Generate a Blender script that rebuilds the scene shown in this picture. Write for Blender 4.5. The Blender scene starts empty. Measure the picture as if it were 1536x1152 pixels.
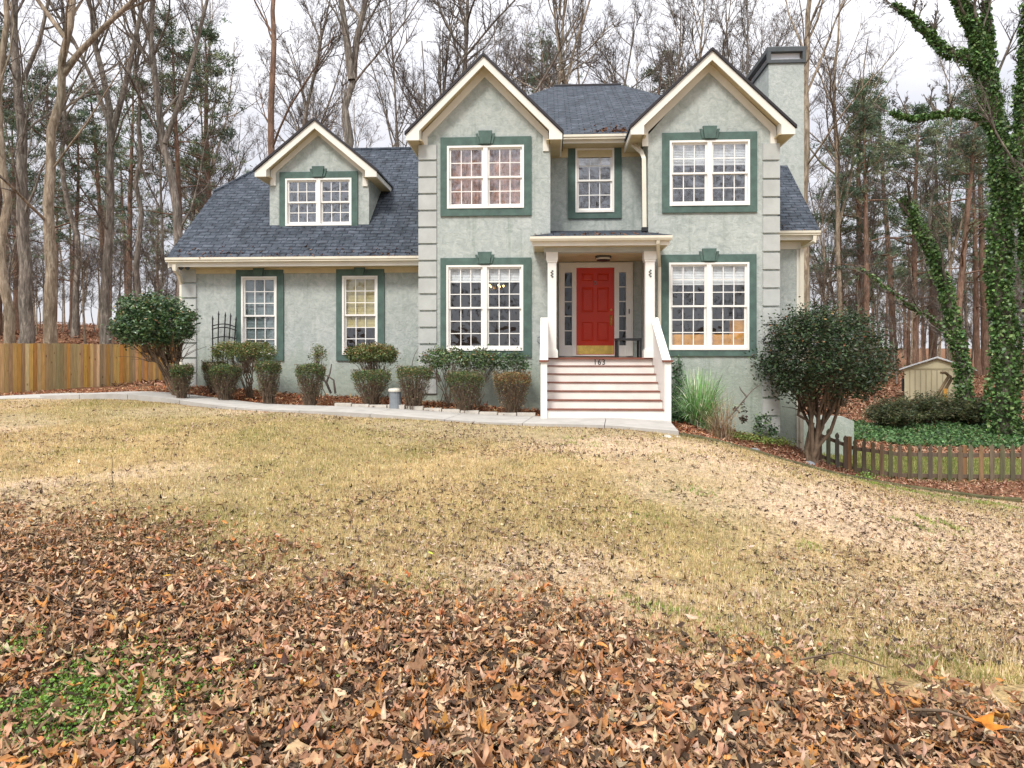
import bpy, math, random
import numpy as np
from mathutils import Vector
R = math.radians
rng = np.random.default_rng(7)
random.seed(7)
scene = bpy.context.scene
COL = scene.collection

# ------------------------------------------------------------------ camera maths
EYE = 1.5
A = R(3.0)
SA, CA = math.sin(A), math.cos(A)
def PT(px, py, t):
    u = (px-768)/1024
    return Vector((t*(-SA+u*CA), t*(CA+u*SA), EYE+(530-py)/1024*t))
def P(px, py, Y):
    u = (px-768)/1024
    return PT(px, py, Y/(CA+u*SA))

# ------------------------------------------------------------------ terrain height
gp = []
def G(px, py, t): v = PT(px, py, t); gp.append((v.x, v.y, v.z))
def GW(x, y, rel): gp.append((x, y, EYE+rel))
for x in (-6, -3, 0, 3, 6):
    GW(x, -4, -1.5)
GW(0,0,-1.5); GW(-5,1,-1.48); GW(5,1,-1.62); GW(0,3,-1.5); GW(-4,4,-1.47); GW(3,3,-1.53)
GW(-4,8,-1.36); GW(0,8,-1.43); GW(-9,9,-1.3); GW(-9,4,-1.42); GW(3,8,-1.57)
G(1200,800,6.8); G(1536,950,4.6); G(1536,850,7.1)
for a in ((90,599,16),(400,618,13.6),(700,635,12.8),(800,641,12.5),(1018,655,11.7),
          (110,593,17.4),(400,609,15),(700,624,14.2),(1000,634,13.7),(0,602,15.6),(-120,608,15.5),
          (280,582,17.2),(450,592,17.1),(560,597,17.0),(630,603,15.9),(800,614,15.9),(1040,632,15.6),(1100,645,15.6),
          (1165,657,15.9),(1200,690,17.8),(1118,676,12.4),(1208,702,13.2),(1293,720,13.7),(1536,755,12.7),
          (1220,697,15),(1260,704,16),(1536,722,15.1),(1700,735,14.6),
          (1400,700,18),(1290,690,19),(1400,668,22),(1550,690,20),(1400,642,25),(1540,640,25),(1400,600,29.5),(1300,625,27),(1600,600,30),
          (1400,573,40),(1600,570,42),(1250,585,36),(1400,550,75),(1600,555,75),(1100,560,45),
          (0,590,20),(150,580,24),(270,570,28),(-150,590,18),(0,500,42),(150,503,42),(280,505,45),(100,484,75),(350,500,75),(-150,500,42),
          (600,520,50),(850,540,50),(700,500,90),(1000,525,90)):
    G(*a)
for a in ((0,20,-.95),(4,22,-1.8),(-6,22,-.9),(0,30,-.8),(-14,13,-1.15),(-22,12,-1.0),(-16,4,-1.4),(12,4,-2.6),(14,9,-2.8),(20,12,-3.0),(20,20,-3.0),
          (-25,25,-.6),(-150,150,3.5),(0,160,1.5),(150,150,-1),(-150,0,0),(150,0,-3),(-120,-120,-1.5),(120,-120,-2),(0,-120,-1.5),(0,-30,-1.5),(260,260,1),(-260,260,4),(0,300,3),(-40,60,2.0),(40,60,-1.6)):
    GW(*a)
gp = np.array(gp)
def _phi(r): return r
_n = len(gp)
_D = np.hypot(gp[:,None,0]-gp[None,:,0], gp[:,None,1]-gp[None,:,1])
_M = np.zeros((_n+3,_n+3)); _M[:_n,:_n] = -np.sqrt(_D**2+1.2**2) + np.eye(_n)*0.03
_M[:_n,_n] = 1; _M[:_n,_n+1:] = gp[:,:2]; _M[_n,:_n] = 1; _M[_n+1:,:_n] = gp[:,:2].T
_w = np.linalg.solve(_M, np.concatenate([gp[:,2], np.zeros(3)]))
def H(x, y):
    x = np.asarray(x, float); y = np.asarray(y, float); sh = np.broadcast(x, y).shape
    xf = np.broadcast_to(x, sh).ravel(); yf = np.broadcast_to(y, sh).ravel()
    out = np.empty(xf.size)
    for i in range(0, xf.size, 20000):
        a, b = xf[i:i+20000], yf[i:i+20000]
        d = -np.sqrt((a[:,None]-gp[None,:,0])**2+(b[:,None]-gp[None,:,1])**2+1.44)
        out[i:i+20000] = d@_w[:_n] + _w[_n] + a*_w[_n+1] + b*_w[_n+2]
    out = np.clip(out, -2.6, 6.5)
    return out.reshape(sh) if sh else float(out[0])
def on(px, t, dz=0.0):            # a ground point seen in pixel column px at depth t
    v = PT(px, 530, t); return Vector((v.x, v.y, H(v.x, v.y)+dz))

# boundaries on the ground, as Y(X)
WF = [PT(*a) for a in ((60,598,16.5),(90,600,16.0),(250,609,14.7),(400,618,13.6),(550,626,13.15),(700,635,12.8),(808,641,12.5),(1018,652,11.7))]
WB = [PT(*a) for a in ((112,592,17.5),(135,594,17.2),(250,601,16.1),(400,609,15.0),(550,617,14.5),(700,624,14.2),(808,628,14.0),(1003,633,13.7))]
ED = [PT(*a) for a in ((1022,656,11.75),(1118,676,12.4),(1208,702,13.2),(1293,720,13.7),(1420,738,13.3),(1536,756,12.7))]
_lx = np.array([-40,-16]+[v.x for v in WF]+[v.x for v in ED]+[20,40]); _ly = np.array([14.2,15.0]+[v.y for v in WF]+[v.y for v in ED]+[12.0,12.0])
o_ = np.argsort(_lx); _lx=_lx[o_]; _ly=_ly[o_]
def lawn_edge(x): return np.interp(x, _lx, _ly)
_bx = np.array([-9,-5.5,-3.2,-1.8,-0.26,.8,1.7,2.3,3.2,6]); _by = np.array([6.5,5.9,5.05,4.6,3.95,3.6,3.25,2.7,1.9,.5])
def leaf_edge(x): return np.interp(x, _bx, _by)

# ------------------------------------------------------------------ materials
def new_mat(name):
    m = bpy.data.materials.new(name); m.use_nodes = True
    nt = m.node_tree; b = nt.nodes['Principled BSDF']
    return m, nt, b
def lk(nt, a, b): nt.links.new(a, b)
def noise(nt, vec, scale, detail=4, rough=.55, dist=0):
    n = nt.nodes.new('ShaderNodeTexNoise'); n.inputs['Scale'].default_value = scale; n.inputs['Detail'].default_value = detail
    n.inputs['Roughness'].default_value = rough; n.inputs['Distortion'].default_value = dist
    if vec: lk(nt, vec, n.inputs['Vector'])
    return n
def ramp(nt, fac, stops):
    r = nt.nodes.new('ShaderNodeValToRGB'); e = r.color_ramp.elements
    while len(e) > 1: e.remove(e[-1])
    e[0].position = stops[0][0]; e[0].color = (*stops[0][1], 1)
    for p, c in stops[1:]:
        k = e.new(p); k.color = (*c, 1)
    lk(nt, fac, r.inputs['Fac']); return r
def bump(nt, b, h, strength=.3, dist=.01):
    n = nt.nodes.new('ShaderNodeBump'); n.inputs['Strength'].default_value = strength; n.inputs['Distance'].default_value = dist
    lk(nt, h, n.inputs['Height']); lk(nt, n.outputs['Normal'], b.inputs['Normal']); return n
def mapping(nt, src, scale):
    m = nt.nodes.new('ShaderNodeMapping'); m.inputs['Scale'].default_value = scale; lk(nt, src, m.inputs['Vector']); return m.outputs['Vector']
def coord(nt, kind='Object'):
    return nt.nodes.new('ShaderNodeTexCoord').outputs[kind]
def mix(nt, fac, c1, c2, mode='MIX'):
    n = nt.nodes.new('ShaderNodeMix'); n.data_type = 'RGBA'; n.blend_type = mode
    for s, v in ((0, fac), (6, c1), (7, c2)):
        if hasattr(v, 'is_linked') or hasattr(v, 'node'): lk(nt, v, n.inputs[s])
        else: n.inputs[s].default_value = (*v, 1) if isinstance(v, tuple) else v
    return n.outputs[2]
def simple(name, c, rough=.6, var=.12, scale=6, bs=.15, metal=0, spec=.4, bscale=60):
    m, nt, b = new_mat(name); v = coord(nt)
    n = noise(nt, v, scale, 5, .6)
    r = ramp(nt, n.outputs[0], [(.3, tuple(x*(1-var) for x in c)), (.7, tuple(min(1, x*(1+var)) for x in c))])
    lk(nt, r.outputs[0], b.inputs['Base Color'])
    b.inputs['Roughness'].default_value = rough; b.inputs['Metallic'].default_value = metal
    b.inputs['Specular IOR Level'].default_value = spec
    if bs: bump(nt, b, noise(nt, v, bscale, 3).outputs[0], bs, .004)
    return m
def attr_mat(name, rough=.6, spec=.3, fine=0, trans=0.0):
    m, nt, b = new_mat(name)
    a = nt.nodes.new('ShaderNodeAttribute'); a.attribute_name = 'Col'
    c = a.outputs['Color']
    if fine:
        n = noise(nt, coord(nt), fine, 3)
        c = mix(nt, 1.0, c, ramp(nt, n.outputs[0], [(.3, (.62,.62,.62)), (.7, (1.2,1.2,1.2))]).outputs[0], 'MULTIPLY')
    lk(nt, c, b.inputs['Base Color'])
    b.inputs['Roughness'].default_value = rough; b.inputs['Specular IOR Level'].default_value = spec
    if trans:
        t = nt.nodes.new('ShaderNodeBsdfTranslucent'); lk(nt, c, t.inputs['Color'])
        mx = nt.nodes.new('ShaderNodeMixShader'); mx.inputs[0].default_value = trans
        out = nt.nodes['Material Output']; lk(nt, b.outputs[0], mx.inputs[1]); lk(nt, t.outputs[0], mx.inputs[2]); lk(nt, mx.outputs[0], out.inputs['Surface'])
    return m
def stucco_mat():
    m, nt, b = new_mat('stucco'); v = coord(nt)
    big = noise(nt, v, .9, 5, .65); med = noise(nt, v, 5.5, 6, .7, 1.2)
    c = ramp(nt, med.outputs[0], [(.33, (.295,.33,.31)), (.48, (.43,.47,.445)), (.66, (.58,.605,.575))])
    c2 = mix(nt, .38, c.outputs[0], ramp(nt, big.outputs[0], [(.3, (.35,.395,.37)), (.7, (.515,.54,.51))]).outputs[0])
    # rising damp: greener and dirtier low down in irregular drips
    sx = nt.nodes.new('ShaderNodeSeparateXYZ'); lk(nt, v, sx.inputs[0])
    st = noise(nt, mapping(nt, v, (5,5,.5)), 1.0, 4, .6)
    ad = nt.nodes.new('ShaderNodeMath'); ad.operation = 'MULTIPLY_ADD'; lk(nt, st.outputs[0], ad.inputs[0]); ad.inputs[1].default_value = -1.6; lk(nt, sx.outputs[2], ad.inputs[2])
    rr = ramp(nt, ad.outputs[0], [(0, (1,1,1)), (.75, (0,0,0))])
    c3 = mix(nt, mix(nt, 1.0, rr.outputs[0], (.5,.5,.5), 'MULTIPLY'), c2, (.27,.33,.25))
    sk = noise(nt, mapping(nt, v, (6,6,.30)), 1.0, 5, .65); c3 = mix(nt, 1.0, c3, ramp(nt, sk.outputs[0], [(.30, (.80,.83,.80)), (.44, (1,1,1))]).outputs[0], 'MULTIPLY')
    lk(nt, c3, b.inputs['Base Color']); b.inputs['Roughness'].default_value = .9; b.inputs['Specular IOR Level'].default_value = .15
    tr = noise(nt, mapping(nt, v, (3,3,4)), 3.0, 8, .74, .9)
    bump(nt, b, tr.outputs[0], .75, .03)
    return m
def shingle_mat():
    m, nt, b = new_mat('shingles'); v = coord(nt, 'UV')
    br = nt.nodes.new('ShaderNodeTexBrick'); lk(nt, v, br.inputs['Vector'])
    br.inputs['Scale'].default_value = 1; br.inputs['Brick Width'].default_value = .30; br.inputs['Row Height'].default_value = .145
    br.inputs['Mortar Size'].default_value = .016; br.inputs['Mortar Smooth'].default_value = .6; br.offset = .37; br.inputs['Bias'].default_value = -.1
    br.inputs['Color1'].default_value = (.054,.063,.077,1); br.inputs['Color2'].default_value = (.078,.089,.107,1); br.inputs['Mortar'].default_value = (.02,.025,.035,1)  # dark joint colour also paints the shadow under each shingle row
    n = noise(nt, mapping(nt, v, (1.2,.7,1)), 2.2, 6, .7)
    c = mix(nt, 1.0, br.outputs[0], ramp(nt, n.outputs[0], [(.3, (.7,.7,.68)), (.7, (1.35,1.35,1.35))]).outputs[0], 'MULTIPLY')
    dash = noise(nt, mapping(nt, v, (4.5,11,1)), 1.0, 3, .7); c = mix(nt, 1.0, c, ramp(nt, dash.outputs[0], [(.36, (.60,.60,.62)), (.62, (1.35,1.36,1.38))]).outputs[0], 'MULTIPLY')
    gr = noise(nt, v, 90, 2); c = mix(nt, 1.0, c, ramp(nt, gr.outputs[0], [(.3, (.65,.65,.65)), (.7, (1.4,1.4,1.4))]).outputs[0], 'MULTIPLY')
    lk(nt, c, b.inputs['Base Color']); b.inputs['Roughness'].default_value = .95; b.inputs['Specular IOR Level'].default_value = .15
    # saw-tooth height per row so every course overlaps the one below
    sx = nt.nodes.new('ShaderNodeSeparateXYZ'); lk(nt, v, sx.inputs[0])
    d = nt.nodes.new('ShaderNodeMath'); d.operation = 'DIVIDE'; lk(nt, sx.outputs[1], d.inputs[0]); d.inputs[1].default_value = .145
    f = nt.nodes.new('ShaderNodeMath'); f.operation = 'FRACT'; lk(nt, d.outputs[0], f.inputs[0])
    iv = nt.nodes.new('ShaderNodeMath'); iv.operation = 'SUBTRACT'; iv.inputs[0].default_value = 1; lk(nt, f.outputs[0], iv.inputs[1])
    bump(nt, b, iv.outputs[0], .9, .02)
    return m
def wood_mat(name, c, var=.3, attr=True, rough=.75, axis=(14,14,1.2)):
    m, nt, b = new_mat(name); v = coord(nt)
    g = noise(nt, mapping(nt, v, axis), 2.0, 6, .65, .6)
    base = nt.nodes.new('ShaderNodeAttribute') if attr else None
    if attr:
        base.attribute_name = 'Col'; bc = base.outputs['Color']
    else:
        r0 = nt.nodes.new('ShaderNodeRGB'); r0.outputs[0].default_value = (*c, 1); bc = r0.outputs[0]
    cc = mix(nt, 1.0, bc, ramp(nt, g.outputs[0], [(.3, (1-var,1-var,1-var)), (.7, (1+var*.5,)*3)]).outputs[0], 'MULTIPLY')
    kn = nt.nodes.new('ShaderNodeTexVoronoi'); lk(nt, mapping(nt, v, (3,3,1.6)), kn.inputs['Vector']); kn.inputs['Scale'].default_value = 1.3
    cc = mix(nt, 1.0, cc, ramp(nt, kn.outputs['Distance'], [(.05, (.35,.25,.2)), (.12, (1,1,1))]).outputs[0], 'MULTIPLY')
    lk(nt, cc, b.inputs['Base Color']); b.inputs['Roughness'].default_value = rough; b.inputs['Specular IOR Level'].default_value = .2
    bump(nt, b, g.outputs[0], .3, .005)
    return m
def bark_mat(name, c1, c2, c3, sc=1.0):
    m, nt, b = new_mat(name); v = coord(nt)
    g = noise(nt, mapping(nt, v, (6*sc,6*sc,1.1*sc)), 1.6, 6, .7, .8)
    p = noise(nt, v, .6, 4, .6)
    r = ramp(nt, g.outputs[0], [(.3, c1), (.5, c2), (.68, c3)])
    c = mix(nt, 1.0, r.outputs[0], ramp(nt, p.outputs[0], [(.35, (.7,.72,.68)), (.65, (1.25,1.2,1.15))]).outputs[0], 'MULTIPLY')
    lk(nt, c, b.inputs['Base Color']); b.inputs['Roughness'].default_value = .95; b.inputs['Specular IOR Level'].default_value = .1
    bump(nt, b, g.outputs[0], .9, .05)
    return m
def glass_mat(name='window_glass', refl=.30, wob=.05, wsc=2.2):
    m, nt, b = new_mat(name); nt.nodes.remove(b); out = nt.nodes['Material Output']
    gl = nt.nodes.new('ShaderNodeBsdfGlossy'); gl.inputs['Roughness'].default_value = .015; gl.inputs['Color'].default_value = (.95,.97,1,1)
    tr = nt.nodes.new('ShaderNodeBsdfTransparent'); tr.inputs['Color'].default_value = (.96,.98,.975,1)
    fr = nt.nodes.new('ShaderNodeLayerWeight'); pw = nt.nodes.new('ShaderNodeMath'); pw.operation = 'POWER'; lk(nt, fr.outputs['Facing'], pw.inputs[0]); pw.inputs[1].default_value = 4.5
    ad = nt.nodes.new('ShaderNodeMath'); ad.operation = 'MULTIPLY_ADD'; ad.use_clamp = True; lk(nt, pw.outputs[0], ad.inputs[0]); ad.inputs[1].default_value = .8; ad.inputs[2].default_value = refl
    mx = nt.nodes.new('ShaderNodeMixShader'); lk(nt, ad.outputs[0], mx.inputs[0]); lk(nt, tr.outputs[0], mx.inputs[1]); lk(nt, gl.outputs[0], mx.inputs[2])
    bp = nt.nodes.new('ShaderNodeBump'); bp.inputs['Strength'].default_value = 1; bp.inputs['Distance'].default_value = wob
    lk(nt, noise(nt, coord(nt), wsc, 2, .5).outputs[0], bp.inputs['Height']); lk(nt, bp.outputs[0], gl.inputs['Normal'])
    lk(nt, mx.outputs[0], out.inputs['Surface']); return m
def emit_mat(name, c, s):
    m, nt, b = new_mat(name); b.inputs['Base Color'].default_value = (*c,1); b.inputs['Emission Color'].default_value = (*c,1); b.inputs['Emission Strength'].default_value = s
    return m

M = {}
M['stucco'] = stucco_mat()
M['quoin'] = simple('quoin_stucco', (.46,.475,.455), .85, .10, 3, .3, spec=.15, bscale=40)
M['green'] = simple('green_trim', (.090,.142,.124), .75, .22, 5, .5, spec=.25, bscale=35)
M['white'] = simple('cream_white_paint', (.82,.80,.75), .5, .05, 3, .05)
M['vinyl'] = simple('white_window_vinyl', (.85,.83,.79), .45, .04, 4, .03)
M['fascia'] = simple('painted_fascia', (.80,.77,.69), .5, .06, 2, .05)
def soffit_mat():
    m, nt, b = new_mat('vented_soffit'); v = coord(nt)
    w = nt.nodes.new('ShaderNodeTexWave'); w.wave_type='BANDS'; w.bands_direction='Y'; w.inputs['Scale'].default_value = 8; lk(nt, v, w.inputs['Vector'])
    n = noise(nt, v, 3, 5, .7)
    c = mix(nt, .5, ramp(nt, n.outputs[0], [(.3,(.48,.37,.19)),(.7,(.70,.60,.38))]).outputs[0], ramp(nt, w.outputs[0], [(.15,(.28,.2,.1)),(.35,(.66,.56,.36))]).outputs[0])
    lk(nt, c, b.inputs['Base Color']); b.inputs['Roughness'].default_value=.6; bump(nt,b,w.outputs[0],.3,.004); return m
M['soffit'] = soffit_mat()
M['shingle'] = shingle_mat()
M['drip'] = simple('dark_drip_edge', (.022,.018,.022), .6)
M['gutter'] = simple('gutter_metal', (.74,.69,.57), .4, .08, 2, .03)
M['red'] = simple('red_door_paint', (.56,.034,.010), .35, .12, 1.2, .04)
M['brass'] = simple('brass', (.72,.52,.14), .28, .25, 7, .05, metal=.85)
M['black'] = simple('black_metal', (.018,.018,.02), .5, .2, 10)
M['darkgrey'] = simple('dark_grey_metal', (.075,.085,.09), .5, .15, 6)
M['riser'] = simple('painted_riser', (.82,.79,.73), .55, .08, 2.5, .1)
M['tread'] = simple('brown_tread', (.20,.07,.045), .6, .25, 5, .2)
M['glass'] = glass_mat('window_glass', .15, .02, 2.2)
M['glass_up'] = glass_mat('upper_window_glass', .30, .03, 2.6)
M['glass_side'] = glass_mat('sidelight_glass', .06, .01, 2)
M['room'] = simple('interior_paint', (.13,.125,.115), .9, .1)
M['roomfloor'] = simple('interior_floor', (.16,.10,.06), .6, .2)
M['blind'] = simple('white_blind', (.85,.86,.88), .7, .03)
M['drape'] = simple('patterned_drape', (.50,.28,.20), .9, .55, 9, .1)
M['litshade'] = simple('room_lit_shade', (.55,.46,.20), .8, .1)  # warm light of the room behind is put into this blind colour
M['greyshade'] = simple('blue_grey_shade', (.20,.25,.26), .8, .1)
M['orangewood'] = simple('orange_wood', (.72,.36,.08), .5, .2)
M['concrete'] = simple('concrete', (.42,.40,.37), .9, .16, 2.5, .5, spec=.2, bscale=30)
M['stone'] = simple('pale_stone', (.52,.48,.42), .9, .2, 6, .5, bscale=25)
M['mossy'] = simple('mossy_timber', (.085,.08,.035), .95, .5, 4, .6, bscale=30)
M['fencewood'] = wood_mat('cedar_fence_wood', (.5,.3,.12), .35)
M['picket'] = wood_mat('weathered_picket_wood', (.16,.11,.08), .4)
M['oldwood'] = wood_mat('old_wood', (.20,.14,.08), .4, attr=False)
M['barkgrey'] = bark_mat('grey_bark', (.065,.056,.050), (.19,.165,.145), (.40,.365,.32))
M['barklight'] = bark_mat('light_flaky_bark', (.10,.075,.055), (.28,.225,.17), (.50,.44,.36))
M['barkpine'] = bark_mat('pine_bark', (.10,.06,.045), (.22,.14,.105), (.36,.25,.19))
M['twig'] = simple('twigs', (.13,.105,.09), .9, .3, 3, 0)
M['twigbush'] = simple('bush_twigs', (.15,.105,.07), .9, .35, 8, 0)
M['leaf'] = attr_mat('leaf_faces', .45, .45, 0, .18)
M['gloss'] = attr_mat('glossy_leaf_faces', .28, .6, 0, .1)
M['litter'] = attr_mat('dead_leaves', .75, .2, 35, .12)
M['blade'] = attr_mat('grass_blades', .7, .2, 0, .2)
M['shedwall'] = simple('shed_siding', (.60,.54,.36), .7, .06, 2, .1)
M['shedtrim'] = simple('shed_batten', (.42,.37,.24), .7, .06)
M['shedroof'] = simple('shed_roof_metal', (.62,.64,.66), .5, .08)
M['plasticgrey'] = simple('grey_plastic', (.22,.24,.26), .5, .15, 5)
M['frost'] = simple('frosted_glass', (.62,.58,.5), .4, .05)
M['darkhole'] = simple('sidelight_glass_backing', (.05,.05,.045), .6)
M['lamp'] = emit_mat('lamp_glow', (1,.62,.25), 2.2)

# ------------------------------------------------------------------ mesh builder
class MB:
    def __init__(s): s.v = []; s.f = []; s.c = []; s.cur = None
    def face(s, pts):
        i = len(s.v); s.v += [tuple(p) for p in pts]; s.f.append(tuple(range(i, i+len(pts))))
        if s.cur is not None: s.c += [s.cur]*len(pts)
    def box(s, x0, x1, y0, y1, z0, z1):
        i = len(s.v)
        s.v += [(x0,y0,z0),(x1,y0,z0),(x1,y1,z0),(x0,y1,z0),(x0,y0,z1),(x1,y0,z1),(x1,y1,z1),(x0,y1,z1)]
        s.f += [tuple(i+k for k in q) for q in ((0,3,2,1),(4,5,6,7),(0,1,5,4),(1,2,6,5),(2,3,7,6),(3,0,4,7))]
        if s.cur is not None: s.c += [s.cur]*8
        return s
    def prism(s, pts, d):        # polygon extruded by the vector d
        d = Vector(d); n = len(pts); i = len(s.v)
        s.v += [tuple(p) for p in pts] + [tuple(Vector(p)+d) for p in pts]
        s.f.append(tuple(range(i, i+n))); s.f.append(tuple(range(i+2*n-1, i+n-1, -1)))
        for k in range(n):
            k2 = (k+1) % n; s.f.append((i+k, i+n+k, i+n+k2, i+k2))
        if s.cur is not None: s.c += [s.cur]*(2*n)
        return s
    def slab(s, pts, th): return s.prism(pts, (0,0,-th))
    def tube(s, pts, rad, n=6, cap=True, sq=None):
        pts = [Vector(p) for p in pts]
        if not hasattr(rad, '__len__'): rad = [rad]*len(pts)
        i0 = len(s.v); m = len(pts)
        prev = None
        for k, p in enumerate(pts):
            a = pts[max(k-1,0)]; b = pts[min(k+1,m-1)]; t = (b-a).normalized()
            if prev is None:
                ref = Vector((0,0,1)) if abs(t.z) < .9 else Vector((1,0,0)); u = t.cross(ref).normalized()
            else:
                u = (prev - t*prev.dot(t)).normalized()
            prev = u; w = t.cross(u)
            for j in range(n):
                an = 2*math.pi*(j+.5)/n
                ru, rw = (rad[k], rad[k]) if sq is None else sq
                if sq is None: o = u*math.cos(an)*ru + w*math.sin(an)*rw
                else: o = u*math.copysign(ru, math.cos(an)) + w*math.copysign(rw, math.sin(an))
                s.v.append(tuple(p+o))
        for k in range(m-1):
            for j in range(n):
                a = i0+k*n+j; b = i0+k*n+(j+1)%n
                s.f.append((a, b, b+n, a+n))
        if cap:
            s.f.append(tuple(i0+j for j in range(n))[::-1]); s.f.append(tuple(i0+(m-1)*n+j for j in range(n)))
        if s.cur is not None: s.c += [s.cur]*(m*n)
        return s
    def lathe(s, c, prof, n=16, ax='z'):
        i0 = len(s.v); c = Vector(c)
        for r, h in prof:
            for j in range(n):
                a = 2*math.pi*j/n
                s.v.append(tuple(c+(Vector((r*math.cos(a), r*math.sin(a), h)) if ax == 'z' else Vector((r*math.cos(a), h, r*math.sin(a))))))
        for k in range(len(prof)-1):
            for j in range(n):
                a = i0+k*n+j; b = i0+k*n+(j+1)%n; s.f.append((a,b,b+n,a+n))
        s.f.append(tuple(i0+j for j in range(n))[::-1]); s.f.append(tuple(i0+(len(prof)-1)*n+j for j in range(n)))
        return s
ORG = {}
def link(name, me, parent=None):
    o = bpy.data.objects.new(name, me); COL.objects.link(o)
    if parent is not None: o.parent = parent; ORG[o.name] = ORG[parent.name]
    else: ORG[o.name] = Vector((0,0,0))
    return o
def obj(name, mb, mat, parent=None, origin=None, smooth=False, uv=False):
    off = ORG[parent.name] if parent is not None else (Vector(origin) if origin is not None else Vector((0,0,0)))
    me = bpy.data.meshes.new(name)
    me.from_pydata([(v[0]-off[0], v[1]-off[1], v[2]-off[2]) for v in mb.v], [], mb.f); me.update()
    if mb.c:
        at = me.color_attributes.new('Col', 'FLOAT_COLOR', 'POINT')
        at.data.foreach_set('color', np.array([(*c, 1) for c in mb.c], 'f').ravel())
    if uv:
        ul = me.uv_layers.new(name='UVMap')
        for p in me.polygons:
            n = p.normal; u = Vector((0,0,1)).cross(n)
            u = u.normalized() if u.length > .01 else Vector((1,0,0)); w = n.cross(u)
            for li in p.loop_indices:
                co = me.vertices[me.loops[li].vertex_index].co + off
                ul.data[li].uv = (co.dot(u)+.013, co.dot(w))
    me.materials.append(mat)
    if smooth: me.polygons.foreach_set('use_smooth', [True]*len(me.polygons))
    o = link(name, me, parent)
    if parent is None and origin is not None: o.location = off; ORG[o.name] = off
    return o
def tag(o, label=None, cat=None, group=None, kind=None):
    if label: o['label'] = label
    if cat: o['category'] = cat
    if group: o['group'] = group
    if kind: o['kind'] = kind
    return o
def root(name, loc, label, cat, group=None):
    o = bpy.data.objects.new(name, None); COL.objects.link(o); o.location = loc; o.empty_display_size = .2
    ORG[o.name] = Vector(loc); return tag(o, label, cat, group)
def np_mesh(name, V, F, mat, parent=None, cols=None, smooth=False, origin=(0,0,0)):
    """V (n,3); F (m,k) int; cols per vertex (n,3)"""
    off = np.array(ORG[parent.name]) if parent is not None else np.array(origin)
    V = np.asarray(V, float)-off; F = np.asarray(F, np.int32); k = F.shape[1]
    me = bpy.data.meshes.new(name); me.vertices.add(len(V)); me.vertices.foreach_set('co', V.astype('f').ravel())
    me.loops.add(F.size); me.loops.foreach_set('vertex_index', F.ravel())
    me.polygons.add(len(F)); me.polygons.foreach_set('loop_start', np.arange(0, F.size, k, dtype=np.int32))
    me.update(calc_edges=True)
    if cols is not None:
        at = me.color_attributes.new('Col', 'FLOAT_COLOR', 'POINT')
        c4 = np.ones((len(V),4), 'f'); c4[:,:3] = cols; at.data.foreach_set('color', c4.ravel())
    if smooth: me.polygons.foreach_set('use_smooth', np.ones(len(F), bool))
    me.materials.append(mat); o = link(name, me, parent)
    if parent is None and any(origin): o.location = origin; ORG[o.name] = Vector(origin)
    return o
def copy_tree(o, loc, rz=0, sc=1, parent=None):
    c = o.copy(); COL.objects.link(c)
    if parent is None: c.location = loc; c.rotation_euler = (0,0,rz); c.scale = (sc,)*3 if not hasattr(sc,'__len__') else sc
    else: c.parent = parent
    for ch in o.children: copy_tree(ch, None, parent=c)
    return c

# scatter helpers -------------------------------------------------------------
def rot_frames(n, tilt, rg=rng):
    """random frames (n,3,3): columns x,y,normal, normal tilted from up by ~tilt rad"""
    yaw = rg.uniform(0, 2*np.pi, n); az = rg.uniform(0, 2*np.pi, n); th = np.abs(rg.normal(0, 1, n))*tilt
    nx, ny, nz = np.sin(th)*np.cos(az), np.sin(th)*np.sin(az), np.cos(th)
    N = np.stack([nx,ny,nz], 1); X = np.stack([np.cos(yaw), np.sin(yaw), np.zeros(n)], 1)
    X -= N*(X*N).sum(1, keepdims=True); X /= np.linalg.norm(X, axis=1, keepdims=True)+1e-9
    Y = np.cross(N, X); return np.stack([X,Y,N], 2)
def palette(n, pal, w=None, jit=.15, rg=rng):
    pal = np.array(pal); w = None if w is None else np.array(w)/np.sum(w)
    k = rg.choice(len(pal), n, p=w); c = pal[k]*(1+rg.normal(0, jit, (n,1)))*(1+rg.normal(0, .05, (n,3)))
    return np.clip(c, .005, .95)
MAPLE = [(90,1),(70,.48),(44,.95),(20,.45),(-14,.78),(-50,.40),(-90,.22),(-130,.40),(-166,.78),(160,.45),(136,.95),(110,.48)]
OVAL = [(90,1),(50,.62),(0,.42),(-50,.6),(-90,.9),(-130,.6),(180,.42),(130,.62)]
RAG = [(90,1),(66,.66),(38,.62),(8,.46),(-30,.60),(-62,.58),(-95,.9),(-130,.52),(176,.50),(140,.46),(118,.72)]
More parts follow.
